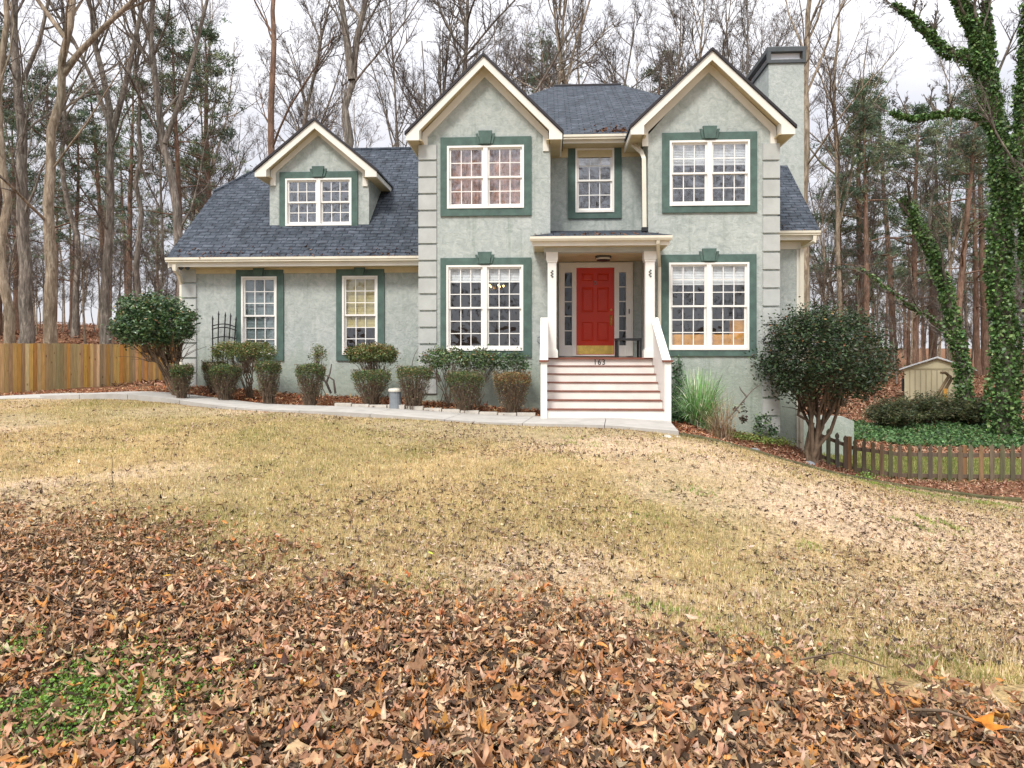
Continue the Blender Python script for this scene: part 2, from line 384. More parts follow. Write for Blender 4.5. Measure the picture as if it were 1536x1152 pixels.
def leaf_scatter(name, pos, size, shape, cols, mat, tilt=.45, curl=.5, parent=None, frames=None, rg=rng):
    T = np.array([(0,0)]+[(r*math.cos(R(a)), r*math.sin(R(a))) for a, r in shape]); k = len(T); n = len(pos)
    F = rot_frames(n, tilt, rg) if frames is None else frames
    sx = size*rg.uniform(.7, 1.05, n)
    x = T[None,:,0]*sx[:,None]; y = T[None,:,1]*size[:,None]
    cu = rg.normal(.25, .45, (n,1))*curl*2.2; cv = rg.normal(.1, .4, (n,1))*curl*1.6
    z = (cu*(x/size[:,None])**2 + cv*(y/size[:,None])**2)*size[:,None] + rg.normal(0, .10, x.shape)*curl*size[:,None]
    # curled leaves also narrow
    x = x/(1+np.abs(cu)*.6)
    L = np.stack([x,y,z], 2)                          # n,k,3
    V = np.einsum('nkj,nij->nki', L, F) + pos[:,None,:]
    zmin = V[:,:,2].min(1)
    V = V.reshape(-1,3)
    tri = np.array([(0,i+1,(i+1)%(k-1)+1) for i in range(k-1)])
    Fc = (tri[None]+np.arange(n)[:,None,None]*k).reshape(-1,3)
    cc = np.repeat(cols, k, 0)*rg.uniform(.85, 1.12, (n*k,1))
    return np_mesh(name, V, Fc, mat, parent, cc)
def quad_leaves(name, pos, size, cols, mat, parent=None, tilt=None, aspect=.45, droop=None, rg=rng, normal=None):
    """folded diamond leaves in free orientation"""
    n = len(pos)
    d = rg.normal(0, 1, (n,3)); d[:,2] = d[:,2]*.6 + (droop if droop is not None else 0); d /= np.linalg.norm(d, axis=1, keepdims=True)
    q = rg.normal(0, 1, (n,3)); 
    if normal is not None: q = normal + q*.6
    s = np.cross(d, q); s /= np.linalg.norm(s, axis=1, keepdims=True)+1e-9; nn = np.cross(s, d)
    sz = size[:,None]
    p0 = pos; p1 = pos + d*sz*.5 + s*sz*aspect*.5 + nn*sz*.08; p2 = pos + d*sz; p3 = pos + d*sz*.5 - s*sz*aspect*.5 + nn*sz*.08
    V = np.stack([p0,p1,p2,p3], 1).reshape(-1,3)
    F = np.array([(0,1,2),(0,2,3)])[None] + np.arange(n)[:,None,None]*4
    return np_mesh(name, V, F.reshape(-1,3), mat, parent, np.repeat(cols, 4, 0))
# ------------------------------------------------------------------ world, sun, camera
w = bpy.data.worlds.new('World'); scene.world = w; w.use_nodes = True
nt = w.node_tree; bg = nt.nodes['Background']
sky = nt.nodes.new('ShaderNodeTexSky'); sky.sky_type = 'NISHITA'; sky.sun_disc = False
SUN_EL, SUN_AZ = R(48), R(200)          # direction the light comes from, azimuth measured from +Y towards +X
sky.sun_elevation = SUN_EL; sky.sun_rotation = SUN_AZ
tc = nt.nodes.new('ShaderNodeTexCoord'); sx = nt.nodes.new('ShaderNodeSeparateXYZ'); nt.links.new(tc.outputs['Generated'], sx.inputs[0])
gr = ramp(nt, sx.outputs[2], [(0.0, (4.5,4.5,4.75)), (.3, (5.2,5.2,5.45)), (1.0, (14.6,14.5,14.3))])
cl = noise(nt, mapping(nt, tc.outputs['Generated'], (1,1,2.6)), 2.6, 6, .6)
cm = mix(nt, 1.0, gr.outputs[0], ramp(nt, cl.outputs[0], [(.32, (.86,.87,.91)), (.62, (1.08,1.07,1.07))]).outputs[0], 'MULTIPLY')
fin = mix(nt, .93, sky.outputs[0], cm)
nt.links.new(fin, bg.inputs['Color']); bg.inputs['Strength'].default_value = .095
sl = bpy.data.lights.new('sun', 'SUN'); sl.energy = 1.5; sl.angle = R(13); sl.color = (1,.96,.90)
so = bpy.data.objects.new('sun', sl); COL.objects.link(so)
dv = Vector((math.sin(SUN_AZ)*math.cos(SUN_EL), math.cos(SUN_AZ)*math.cos(SUN_EL), math.sin(SUN_EL)))
so.rotation_euler = dv.to_track_quat('Z', 'Y').to_euler(); so.location = dv*50
cam = bpy.data.cameras.new('camera'); cam.lens = 24; cam.sensor_width = 36; cam.shift_y = -46/1536; cam.clip_end = 2000; cam.clip_start = .05
co = bpy.data.objects.new('camera', cam); COL.objects.link(co); co.location = (0,0,EYE); co.rotation_euler = (R(90), 0, A); scene.camera = co
scene.view_settings.view_transform = 'Standard'; scene.view_settings.look = 'None'; scene.view_settings.exposure = .95
scene.cycles.max_bounces = 8; scene.cycles.transparent_max_bounces = 12; scene.cycles.use_denoising = True

# ------------------------------------------------------------------ the ground sheet
def axis(lo, hi, f0, f1, step):
    a = list(np.arange(f0, f1+1e-6, step)); x, s = f0, step
    while x > lo: s *= 1.22; x -= s; a.insert(0, x)
    x, s = f1, step
    while x < hi: s *= 1.22; x += s; a.append(x)
    return np.array(a)
gx = axis(-300, 300, -20, 17, .2); gy = axis(-160, 360, 1, 30, .2)
GX, GY = np.meshgrid(gx, gy); GZ = H(GX, GY)
def sstep(a, b, x): t = np.clip((x-a)/(b-a), 0, 1); return t*t*(3-2*t)
def vnoise(x, y, s, seed=0):
    r = np.random.default_rng(seed); T = r.random((64,64)); X = x/s; Y = y/s
    xi = np.floor(X).astype(int); yi = np.floor(Y).astype(int); fx = X-xi; fy = Y-yi; fx = fx*fx*(3-2*fx); fy = fy*fy*(3-2*fy)
    g = lambda a, b: T[a % 64, b % 64]
    return (g(xi,yi)*(1-fx)+g(xi+1,yi)*fx)*(1-fy)+(g(xi,yi+1)*(1-fx)+g(xi+1,yi+1)*fx)*fy
def fbm(x, y, s, seed=0): return (vnoise(x,y,s,seed)+.5*vnoise(x,y,s/2.1,seed+1)+.25*vnoise(x,y,s/4.3,seed+2))/1.75
GZ = GZ + (fbm(GX, GY, 1.3, 5)-.5)*.07
LE = lawn_edge(GX); lawn = sstep(.15, -.15, GY-LE)
lf = sstep(.25, -.6, GY-leaf_edge(GX)-(fbm(GX,GY,1.1,9)-.5)*1.6)
straw = np.array([.47,.35,.18]); soil = np.array([.075,.048,.032]); mulch = np.array([.15,.065,.035]); forest = np.array([.20,.105,.06]); sand = np.array([.60,.46,.33]); ygr = np.array([.22,.20,.07])
c = forest[None,None]*np.ones(GX.shape+(1,))
bed = (GY > LE) & (GY < 19) & (GX > -9.5) & (GX < 7.5); c = np.where(bed[...,None], mulch, c)
PF = [PT(*a) for a in ((1195,700,15.9),(1260,704,16),(1536,722,15.1),(1700,735,14.6))]
pfx = np.array([v.x for v in PF]+[30]); pfy = np.array([v.y for v in PF]+[13.0])
yard = (GX > 6.6) & (GY > np.interp(GX, pfx, pfy)) & (GY < 21.0+(fbm(GX,GY,2,3)-.5)*2)
c = np.where(yard[...,None], np.array([.26,.26,.09]), c)
lc = straw*(1-.0) + (sand-straw)*sstep(.45,.72,fbm(GX,GY,2.3,21)+sstep(-1,5,GX)*.13)[...,None]
lc = lc + (ygr-lc)*(.5*sstep(.5,.75,fbm(GX,GY,3.1,31)+.12*sstep(9,12,GY)))[...,None]
c = c + (lc-c)*lawn[...,None]; c = c + (soil-c)*(lf*lawn)[...,None]
ny, nx = GX.shape; idx = np.arange(ny*nx).reshape(ny,nx)
Fq = np.stack([idx[:-1,:-1],idx[:-1,1:],idx[1:,1:],idx[1:,:-1]], 2).reshape(-1,4)
m, ntg, b = new_mat('ground'); v = coord(ntg)
at = ntg.nodes.new('ShaderNodeAttribute'); at.attribute_name = 'Col'
n1 = noise(ntg, v, 34, 6, .75); n2 = noise(ntg, v, 5, 5, .65)
cc = mix(ntg, 1.0, at.outputs['Color'], ramp(ntg, n1.outputs[0], [(.32,(.35,.33,.3)),(.5,(.95,.95,.95)),(.68,(1.6,1.5,1.4))]).outputs[0], 'MULTIPLY')
cc = mix(ntg, 1.0, cc, ramp(ntg, n2.outputs[0], [(.3,(.72,.72,.7)),(.7,(1.25,1.22,1.2))]).outputs[0], 'MULTIPLY')
lk(ntg, cc, b.inputs['Base Color']); b.inputs['Roughness'].default_value = .95; b.inputs['Specular IOR Level'].default_value = .1
bump(ntg, b, n1.outputs[0], .8, .03)
tag(np_mesh('ground', np.stack([GX,GY,GZ],2).reshape(-1,3), Fq, m, None, c.reshape(-1,3), True), kind='structure')

# ------------------------------------------------------------------ concrete walk
mb = MB()
def strip(F_, B_, dz, th, mbx, n=60, drop=.25):
    fx_ = np.linspace(F_[0].x, F_[-1].x, n); fy_ = np.interp(fx_, [p.x for p in F_], [p.y for p in F_]); fz = H(fx_, fy_)
    bx_ = np.linspace(B_[0].x, B_[-1].x, n); by_ = np.interp(bx_, [p.x for p in B_], [p.y for p in B_]); bz = H(bx_, by_)
    z = np.maximum(fz, bz)+dz
    k = np.ones(7)/7; z = np.convolve(np.pad(z, 3, 'edge'), k, 'valid')
    for i in range(n-1):
        g = .004 if i % 6 == 5 else 0
        a = (fx_[i],fy_[i],z[i]); b_ = (fx_[i+1]-g*3,fy_[i+1],z[i+1]); c_ = (bx_[i+1]-g*3,by_[i+1],z[i+1]); d_ = (bx_[i],by_[i],z[i])
        mbx.face((a,b_,c_,d_)); mbx.face([(p[0],p[1],p[2]-drop) for p in (a,d_,c_,b_)])
        mbx.face((a,(a[0],a[1],a[2]-drop),(b_[0],b_[1],b_[2]-drop),b_)); mbx.face((d_,c_,(c_[0],c_[1],c_[2]-drop),(d_[0],d_[1],d_[2]-drop)))
        if g or i == n-2: mbx.face((b_,(b_[0],b_[1],b_[2]-drop),(c_[0],c_[1],c_[2]-drop),c_))
    return z
strip(WF, WB, .045, .2, mb)
tag(obj('walkway', mb, M['concrete']), kind='structure')
mb = MB()
strip([PT(-260,612,14.6), PT(0,603,16.1), PT(88,598.5,16.4)], [PT(-260,602,16.3), PT(0,596,17.2), PT(112,592,18.2)], .035, .2, mb, 20)
tag(obj('path', mb, M['concrete']), kind='structure')

# ------------------------------------------------------------------ the house
F, MD, WG = 15.8, 16.9, 16.9
HZ = 0.0
house = root('house', (1.2, 17, H(1.2,16.5)), 'two storey grey green stucco house with green window surrounds and a red front door', 'house')
def part(name, mb, mat, par=None, **k): return obj(name, mb, mat, par or house, **k)
def X(px, Y, py=400): return P(px, py, Y).x
def Z(py, Y, px=820): return P(px, py, Y).z
def wall(mbx, Y, x0, x1, z0, z1, holes, dep=.14):
    xs = sorted({x0,x1,*[h[0] for h in holes],*[h[1] for h in holes]}); zs = sorted({z0,z1,*[h[2] for h in holes],*[h[3] for h in holes]})
    for i in range(len(xs)-1):
        for j in range(len(zs)-1):
            cx, cz = (xs[i]+xs[i+1])/2, (zs[j]+zs[j+1])/2
            if any(h[0] < cx < h[1] and h[2] < cz < h[3] for h in holes): continue
            mbx.face(((xs[i],Y,zs[j]),(xs[i+1],Y,zs[j]),(xs[i+1],Y,zs[j+1]),(xs[i],Y,zs[j+1])))
            mbx.face(((xs[i],Y+dep,zs[j]),(xs[i],Y+dep,zs[j+1]),(xs[i+1],Y+dep,zs[j+1]),(xs[i+1],Y+dep,zs[j])))
    for a,b_,c_,d_ in holes:
        mbx.face(((a,Y,c_),(a,Y+dep,c_),(b_,Y+dep,c_),(b_,Y,c_))); mbx.face(((a,Y,d_),(b_,Y,d_),(b_,Y+dep,d_),(a,Y+dep,d_)))
        mbx.face(((a,Y,c_),(a,Y,d_),(a,Y+dep,d_),(a,Y+dep,c_))); mbx.face(((b_,Y,c_),(b_,Y+dep,c_),(b_,Y+dep,d_),(b_,Y,d_)))
def wbox(px0, py0, px1, py1, Y):
    a = P((px0), (py0+py1)/2, Y); b_ = P(px1, (py0+py1)/2, Y); pm = (px0+px1)/2
    return (a.x, b_.x, P(pm,py1,Y).z, P(pm,py0,Y).z)
# window openings: frame px box, green surround px box, wall plane, units, rows (upper, lower)
WINS = {
 'A': ((670,398,785,526),(661,387,797,536),F,2,3,3,'wide lower window left of the porch with white blinds drawn partway'),
 'B': ((671,219,786,313),(661,206,797,324),F,2,2,2,'wide upper window in the left gable with patterned drapes'),
 'C': ((863,223,921,319),(852,223,932,328),MD,1,2,2,'single upper window between the two gables'),
 'D': ((1004,211,1124,309),(993,199,1135,319),F,2,2,2,'wide upper window in the right gable with white blinds'),
 'E': ((1003,394,1123,525),(992,382,1134,534),F,2,3,3,'wide lower window right of the porch with orange wood showing in its bottom row'),
 'F': ((429,268,528,339),(420,258,537,342.5),17.5,2,2,2,'small double window in the dormer with a lit lamp inside'),
 'G': ((363,415,416,533),(355,405,426,541),WG,1,3,3,'narrow wing window beside the iron trellis'),
 'H': ((514,414,567,532),(505,404,577,541),WG,1,3,3,'narrow wing window with its lit room coloured into a yellow shade'),
}
GAL = {k: wbox(*v[0], v[2]) for k, v in WINS.items()}
def window(key):
    fr, su, Y, units, ru, rl, lab = WINS[key]
    x0,x1,z0,z1 = GAL[key]; sx0,sx1,sz0,sz1 = wbox(*su, Y)
    mb = MB(); cs = .045                                            # casing
    y0, y1 = Y-.055, Y+.13
    mb.box(x0,x0+cs,y0,y1,z0,z1); mb.box(x1-cs,x1,y0,y1,z0,z1); mb.box(x0+cs,x1-cs,y0,y1,z1-cs,z1); mb.box(x0+cs,x1-cs,y0-.012,y1,z0,z0+cs*1.1)
    xm = (x0+x1)/2
    if units == 2: mb.box(xm-.05,xm+.05,y0+.004,y1,z0+cs*1.1,z1-cs)
    win = part('window', mb, M['vinyl']); win['label'] = lab
    # green surround and keystone
    mb = MB(); g0 = Y-.045
    if sx0 < x0: mb.box(sx0,x0,g0,Y+.01,sz0,sz1); mb.box(x1,sx1,g0,Y+.01,sz0,sz1)
    mb.box(x0,x1,g0,Y+.01,sz0,z0)
    if sz1 > z1+.02: mb.box(x0,x1,g0,Y+.01,z1,sz1)
    part('surround', mb, M['green'], win)
    if key != 'C':
        mb = MB(); h0, h1 = (z1+.03, sz1+.13)
        k = .19 if units == 2 else .16
        if key in 'GH': h0, h1 = z1-.0+.01, sz1+.055
        mb.prism([(xm-k*.62,g0-.05,h0),(xm+k*.62,g0-.05,h0),(xm+k*.85,g0-.05,h1),(xm-k*.85,g0-.05,h1)], (0,.06,0))
        for s in (-1,1): mb.prism([(xm+s*k*.66,g0-.025,h0),(xm+s*k*.9,g0-.025,h0+.01),(xm+s*k*1.2,g0-.025,h1-.06),(xm+s*k*.89,g0-.025,h1-.06)][::s], (0,.035,0))
        part('keystone', mb, M['green'], win)
    segs = [(x0+cs,xm-.05),(xm+.05,x1-cs)] if units == 2 else [(x0+cs,x1-cs)]
    zb, zt = z0+cs*1.1, z1-cs; zm = zb+(zt-zb)*rl/(ru+rl)
    for a, b_ in segs:
        for lo, hi, rows, yy in ((zb,zm+.018,rl,Y+.035),(zm-.018,zt,ru,Y-.005)):
            mb = MB(); s = .042; bt = .065 if lo == zb else s
            mb.box(a,a+s,yy,yy+.035,lo,hi); mb.box(b_-s,b_,yy,yy+.035,lo,hi); mb.box(a+s,b_-s,yy,yy+.035,hi-s*.9,hi); mb.box(a+s,b_-s,yy,yy+.035,lo,lo+bt)
            ix0, ix1, iz0, iz1 = a+s, b_-s, lo+bt, hi-s*.9
            for i in (1,2): xx = ix0+(ix1-ix0)*i/3; mb.box(xx-.010,xx+.010,yy+.006,yy+.026,iz0,iz1)
            for j in range(1,rows):
                zz = iz0+(iz1-iz0)*j/rows; xs_ = [ix0, ix0+(ix1-ix0)/3-.010, ix0+(ix1-ix0)/3+.010, ix0+(ix1-ix0)*2/3-.010, ix0+(ix1-ix0)*2/3+.010, ix1]
                for q in (0,2,4): mb.box(xs_[q],xs_[q+1],yy+.008,yy+.024,zz-.010,zz+.010)
            part('sash', mb, M['vinyl'], win); gl = MB()
            gy_ = yy+.018; tl = random.uniform(-.004,.004)
            for i in range(3):
                for j in range(rows):
                    pa = ix0+(ix1-ix0)*i/3; pb = ix0+(ix1-ix0)*(i+1)/3; pc = iz0+(iz1-iz0)*j/rows; pd = iz0+(iz1-iz0)*(j+1)/rows
                    t = [random.uniform(-.0025,.0025) for _ in range(3)]
                    gl.face(((pa,gy_+t[0],pc),(pb,gy_+t[1],pc),(pb,gy_+t[1]+t[2],pd),(pa,gy_+t[0]+t[2],pd)))
            part('pane', gl, M['glass_up'] if key in 'BCDF' else M['glass'], win)
    def blind(frac, mat='blind'):
        for a, b_ in segs:
            mb = MB(); z = zt-.01
            while z > zt-(zt-zb)*frac:
                mb.prism([(a+.01,Y+.090,z),(b_-.01,Y+.090,z),(b_-.01,Y+.076,z-.034),(a+.01,Y+.076,z-.034)], (0,.003,0)); z -= .036
            mb.box(a+.01,b_-.01,Y+.076,Y+.12,z-.05,z-.005)
            part('blind', mb, M[mat], win)
    if key == 'A': blind(.15)
    if key == 'E': blind(.20)
    if key == 'D': blind(.30)
    if key == 'C': blind(.22)
    if key == 'H': blind(.62, 'litshade')
    if key == 'G': blind(1.0, 'greyshade')
    if key == 'B':
        for a, b_ in ((x0+.03,xm-.02),(xm+.02,x1-.03)):
            mb = MB(); n = 46; pts = [(a+(b_-a)*i/n, Y+.16+.022*math.sin(i*1.15)+.01*math.sin(i*.4)) for i in range(n+1)]
            for i in range(n): mb.face(((pts[i][0],pts[i][1],zb),(pts[i+1][0],pts[i+1][1],zb),(pts[i+1][0],pts[i+1][1],zt),(pts[i][0],pts[i][1],zt)))
            part('drape', mb, M['drape'], win)
for k in WINS: window(k)

zg = lambda x, y: H(x, y)-.5
LGx0, LGx1 = X(630,F), X(825.5,F); RGx0, RGx1 = X(972,F), X(1166.5,F)
zE = Z(205,F)             # where gable walls turn
def hole(k): return GAL[k]
# front gable walls
def gable_wall(x0, x1, peak, hs, nm):
    mb = MB(); wall(mb, F, x0, x1, -1.6, zE, hs)
    pk = peak; mb.face(((x0,F,zE),(x1,F,zE),((x0+x1)/2,F,pk))); mb.face(((x0,F+.14,zE),((x0+x1)/2,F+.14,pk),(x1,F+.14,zE)))
    return mb
FY = F-.35
LP = P(725,80,FY); RP = P(1068.5,72,FY)
mb = gable_wall(LGx0, LGx1, LP.z-.16, [hole('A'),hole('B')], 'l')
mb.face(((LGx1,F,-1.6),(LGx1,MD,-1.6),(LGx1,MD,zE+.4),(LGx1,F,zE)))          # return to the recessed middle
mb.face(((LGx0,F,-1.6),(LGx0,F,zE),(LGx0,27,zE),(LGx0,27,-1.6)))
part('wall', mb, M['stucco'])
mb = gable_wall(RGx0, RGx1, RP.z-.16, [hole('D'),hole('E')], 'r')
mb.face(((RGx0,F,-1.6),(RGx0,F,zE),(RGx0,MD,zE+.4),(RGx0,MD,-1.6)))
mb.face(((RGx1,F,-1.6),(RGx1,27,-1.6),(RGx1,27,zE),(RGx1,F,zE)))
part('wall', mb, M['stucco'])
# middle wall with the front door opening and the upper window
DX0, DX1, DZ0, DZ1 = X(841,MD), X(946.5,MD), Z(534,MD), Z(397,MD)
mb = MB(); wall(mb, MD, LGx1, RGx0, -1.6, zE+.5, [hole('C'), (DX0,DX1,DZ0,DZ1)]); part('wall', mb, M['stucco'])
# wing
WX0 = X(275.5, WG); wz = Z(398,WG)
mb = MB(); wall(mb, WG, WX0, LGx0, -.6, wz, [hole('G'),hole('H')])
mb.face(((WX0,WG,-.6),(WX0,WG,wz),(WX0,20.7,wz+3.2),(WX0,24.5,wz),(WX0,24.5,-.6)))
mb.face(((WX0,24.5,-.6),(WX0,24.5,wz),(LGx0,24.5,wz),(LGx0,24.5,-.6))); part('wall', mb, M['stucco'])
# rear right bump and the back wall
SY = 18.0; SX1 = X(1200.5, SY, 500); sz = Z(352,SY,1200)
mb = MB(); mb.face(((RGx1,SY,-2.4),(SX1,SY,-2.4),(SX1,SY,sz),(RGx1,SY,sz))); mb.face(((SX1,SY,-2.4),(SX1,27,-2.4),(SX1,27,sz),(SX1,SY,sz)))
mb.face(((LGx0,27,-2.4),(LGx0,27,6.8),(SX1,27,6.8),(SX1,27,-2.4)))
part('wall', mb, M['stucco'])
# rooms behind the glass: floors, ceilings and cross walls
mb = MB(); z1f = Z(536,MD); z2f = z1f+2.75
for (a,b_,y0,y1,z) in ((LGx0+.02,LGx1-.02,F+.15,26.9,z2f),(RGx0+.02,RGx1-.02,F+.15,26.9,z2f),(LGx1-.019,RGx0+.019,MD+.15,26.9,z2f),(LGx0+.02,LGx1-.02,F+.15,26.9,z2f+2.6),(RGx0+.02,RGx1-.02,F+.15,26.9,z2f+2.6),(LGx1-.019,RGx0+.019,MD+.15,26.9,z2f+2.6),(WX0+.05,LGx0-.02,WG+.15,24.4,z1f+2.5)):
    mb.box(a,b_,y0+.02,y1,z,z+.1)
for (a,b_,y,z0_,z1_) in ((LGx0+.02,RGx1-.02,20.6,-1.5,z2f-.01),(LGx0+.02,RGx1-.02,20.2,z2f+.11,z2f+2.59),(WX0+.05,LGx0-.02,21,-.5,z1f+2.49)):
    mb.box(a,b_,y,y+.1,z0_,z1_)
for xx in (LGx1, RGx0): mb.box(xx-.05,xx+.05,MD+.15,20.59,-1.4,z2f-.01); mb.box(xx-.05,xx+.05,MD+.15,20.19,z2f+.11,z2f+2.59)
mb.box(X(460,WG)-.05,X(460,WG)+.05,WG+.15,20.9,-.5,z1f+2.49)
part('interior_wall', mb, M['room'])
mb = MB(); mb.box(LGx0+.02,LGx1-.02,F+.16,20.5,z1f-.3,z1f-.02); mb.box(LGx1-.019,RGx0+.019,MD+.16,20.5,z1f-.3,z1f-.02); mb.box(RGx0+.02,RGx1-.02,F+.16,20.5,z1f-.3,z1f-.02); mb.box(WX0+.05,LGx0-.02,WG+.16,20.9,z1f-.35,z1f-.06)
part('interior_floor', mb, M['roomfloor'])

# quoins
def quoins(px0, px1, Y, py0, py1, step, side):
    z = Z(py0,Y,(px0+px1)/2); zz = Z(py1,Y,(px0+px1)/2); st = step/1024*Y; x0 = X(px0,Y); x1 = X(px1,Y); i = 0
    while z-st*.5 > zz:
        mb = MB(); h = st-.048; e = .045
        a, b_ = x0, x1
        if side < 0: a = x0-e
        else: b_ = x1+e
        yb = Y+.30
        # bevelled block
        bz = .018; zt_, zb_ = z, z-h
        if side < 0:
            mb.prism([(a,Y-e,zb_),(b_-bz,Y-e,zb_),(b_,Y+.002,zb_),(a+e+.002,Y+.002,zb_),(a+e+.002,yb,zb_),(a,yb,zb_)], (0,0,h))
        else:
            mb.prism([(a,Y+.002,zb_),(a+bz,Y-e,zb_),(b_,Y-e,zb_),(b_,yb,zb_),(b_-e-.002,yb,zb_),(b_-e-.002,Y+.002,zb_)], (0,0,h))
        part('quoin', mb, M['quoin']); z -= st; i += 1
quoins(631,656,F,218,600,25.2,-1)
quoins(1143,1166,F,216,655,26.8,1)
quoins(276.5,296,WG,404,585,23.0,-1)

# ---- roofs
def roof(pts, th=.07, nm='roof'): mb = MB(); mb.slab(pts, th); return part(nm, mb, M['shingle'], uv=True)
EY = 16.42; ez = Z(200,EY,895)
mxl, mxr = -3.35, 5.75
RX0, RX1 = X(831,21.8,128), X(932,21.8,128); rz = Z(128.5,21.8,880)
EB = 2*21.8-EY
def tri_roof():
    roof([(mxl,EY,ez),(mxr,EY,ez),(RX1,21.8,rz),(RX0,21.8,rz)])
    roof([(mxr,EB,ez),(mxl,EB,ez),(RX0,21.8,rz),(RX1,21.8,rz)])
    roof([(mxl,EB,ez),(mxl,EY,ez),(RX0,21.8,rz)]); roof([(mxr,EY,ez),(mxr,EB,ez),(RX1,21.8,rz)])
tri_roof()
mb = MB(); mb.tube([(RX0,21.8,rz+.01),(RX1,21.8,rz+.01)], .05, 6); part('ridge_cap', mb, M['drip'])
def gable(tailL, peak, tailR, Y0, Yb, wallY, fr=.17, backL=None, backR=None):
    """rake fascia, soffits, frieze boards, shingle slopes and corner returns for one front gable"""
    L, Pk, Rr = Vector(tailL), Vector(peak), Vector(tailR)
    for E, s, yb in ((L,-1,backL or Yb),(Rr,1,backR or Yb)):
        o = Vector((s*.03,0,-.03))
        pts = [(E.x+s*.03,Y0-.03,E.z-.02),(Pk.x,Y0-.03,Pk.z),(Pk.x,Yb,Pk.z),(E.x+s*.03,yb,E.z-.02)]
        if s > 0: pts = pts[::-1]
        r_ = roof(pts, .05)
        mb = MB(); mb.prism([(E.x+s*.03,Y0-.04,E.z-.085),(E.x+s*.03,Y0-.04,E.z-.015),(Pk.x,Y0-.04,Pk.z+.012),(Pk.x,Y0-.04,Pk.z-.058)][::s], (0,.03,0))
        part('drip_edge', mb, M['drip'])
        dx = abs(Pk.x-E.x); sl = (Pk.z-E.z)/dx
        vth = .20                                                    # vertical depth of the rake board
        z_e = E.z-.075; zp = Pk.z-.06
        mb = MB()                                                     # rake board with its boxed foot
        wx = E.x - s*.30
        mb.prism([(E.x,Y0,z_e),(E.x,Y0,z_e-.13),(wx,Y0,z_e-.13),(wx,Y0,z_e+.30*sl-vth-.01),(Pk.x,Y0,zp-vth),(Pk.x,Y0,zp)][::-s], (0,.035,0))
        part('rake_board', mb, M['fascia'])
        mb = MB()                                                     # sloping soffit between rake board and wall
        mb.prism([(wx,Y0+.036,z_e+.30*sl-.12),(Pk.x,Y0+.036,zp-.12),(Pk.x,Y0+.036,zp-.135),(wx,Y0+.036,z_e+.30*sl-.135)], (0,wallY-Y0-.036,0))
        part('soffit', mb, M['soffit'])
        mb = MB()                                                     # frieze board on the wall
        wx2 = wx - s*.02
        mb.prism([(wx2,wallY-.037,z_e+.28*sl-.13),(Pk.x,wallY-.037,zp-.13),(Pk.x,wallY-.037,zp-.13-fr*1.25),(wx2-s*.12,wallY-.037,z_e+.40*sl-.13-fr*1.25),(wx2-s*.12,wallY-.037,z_e-.30),(wx2+s*.02,wallY-.037,z_e-.30)][::-s], (0,.035,0))
        part('frieze_board', mb, M['soffit' if False else 'fascia'])
        mb = MB(); mb.prism([(wx,Y0+.036,z_e-.128),(wx,wallY-.002,z_e-.128),(wx,wallY-.002,z_e+.30*sl-.10),(wx,Y0+.036,z_e+.30*sl-.10)], (s*.02,0,0)); part('fascia', mb, M['fascia'])
        # side eave: level soffit and gutter board running back
        mb = MB(); mb.box(min(E.x-s*.03,wx-s*.06),max(E.x-s*.03,wx-s*.06),Y0+.036,yb,z_e-.128,z_e-.11)
        part('soffit', mb, M['soffit'])
        mb = MB(); mb.box(min(E.x,E.x-s*.03),max(E.x,E.x-s*.03),Y0+.036,yb,z_e-.13,z_e-.005); part('fascia', mb, M['fascia'])
gable(P(609,197,FY), LP, P(843.5,195,FY), FY, 19.2, F, backL=20.0, backR=16.85)
gable(P(946,188,FY), RP, P(1193,187,FY), FY, 19.2, F, backL=16.85, backR=20.0)
# middle eave: fascia, gutter, soffit, frieze
x0, x1 = X(843,16.4,200), X(948,16.4,200)
mb = MB(); mb.box(x0,x1,EY+.03,EY+.05,ez-.22,ez-.06); part('fascia', mb, M['fascia'])
def gutter(x0, x1, y, z, name='gutter', leaves=True):
    mb = MB(); prof = [(0,0),(-.10,0),(-.10,.02),(-.125,.05),(-.125,.105),(-.115,.105),(-.115,.052),(-.092,.014),(-.012,.014),(-.012,.11),(0,.11)]
    mb.prism([(x0,y+a,z+b_) for a,b_ in prof], (x1-x0,0,0)); g = part(name, mb, M['gutter'])
    if leaves:
        n = int((x1-x0)*26); px_ = rng.uniform(x0,x1,n); keep = fbm(px_, px_*0, .6, int(abs(x0*7))) > .45; px_ = px_[keep]; n = len(px_)
        if n:
            pos = np.stack([px_, y-.06+rng.normal(0,.03,n), np.full(n, z+.10)+rng.uniform(0,.03,n)], 1)
            leaf_scatter('gutter_leaves', pos, rng.uniform(.02,.045,n), OVAL, palette(n, [(.26,.11,.05),(.36,.17,.08),(.12,.06,.03)]), M['litter'], .6, .8, house)
    return g
gutter(x0, x1-.02, EY+.03, ez-.15)
mb = MB(); mb.box(x0,x1,EY+.05,MD-.032,ez-.215,ez-.20); part('soffit', mb, M['soffit'])
mb = MB(); mb.box(LGx1,RGx0,MD-.03,MD-.002,ez-.44,ez-.20); part('frieze_board', mb, M['soffit'])
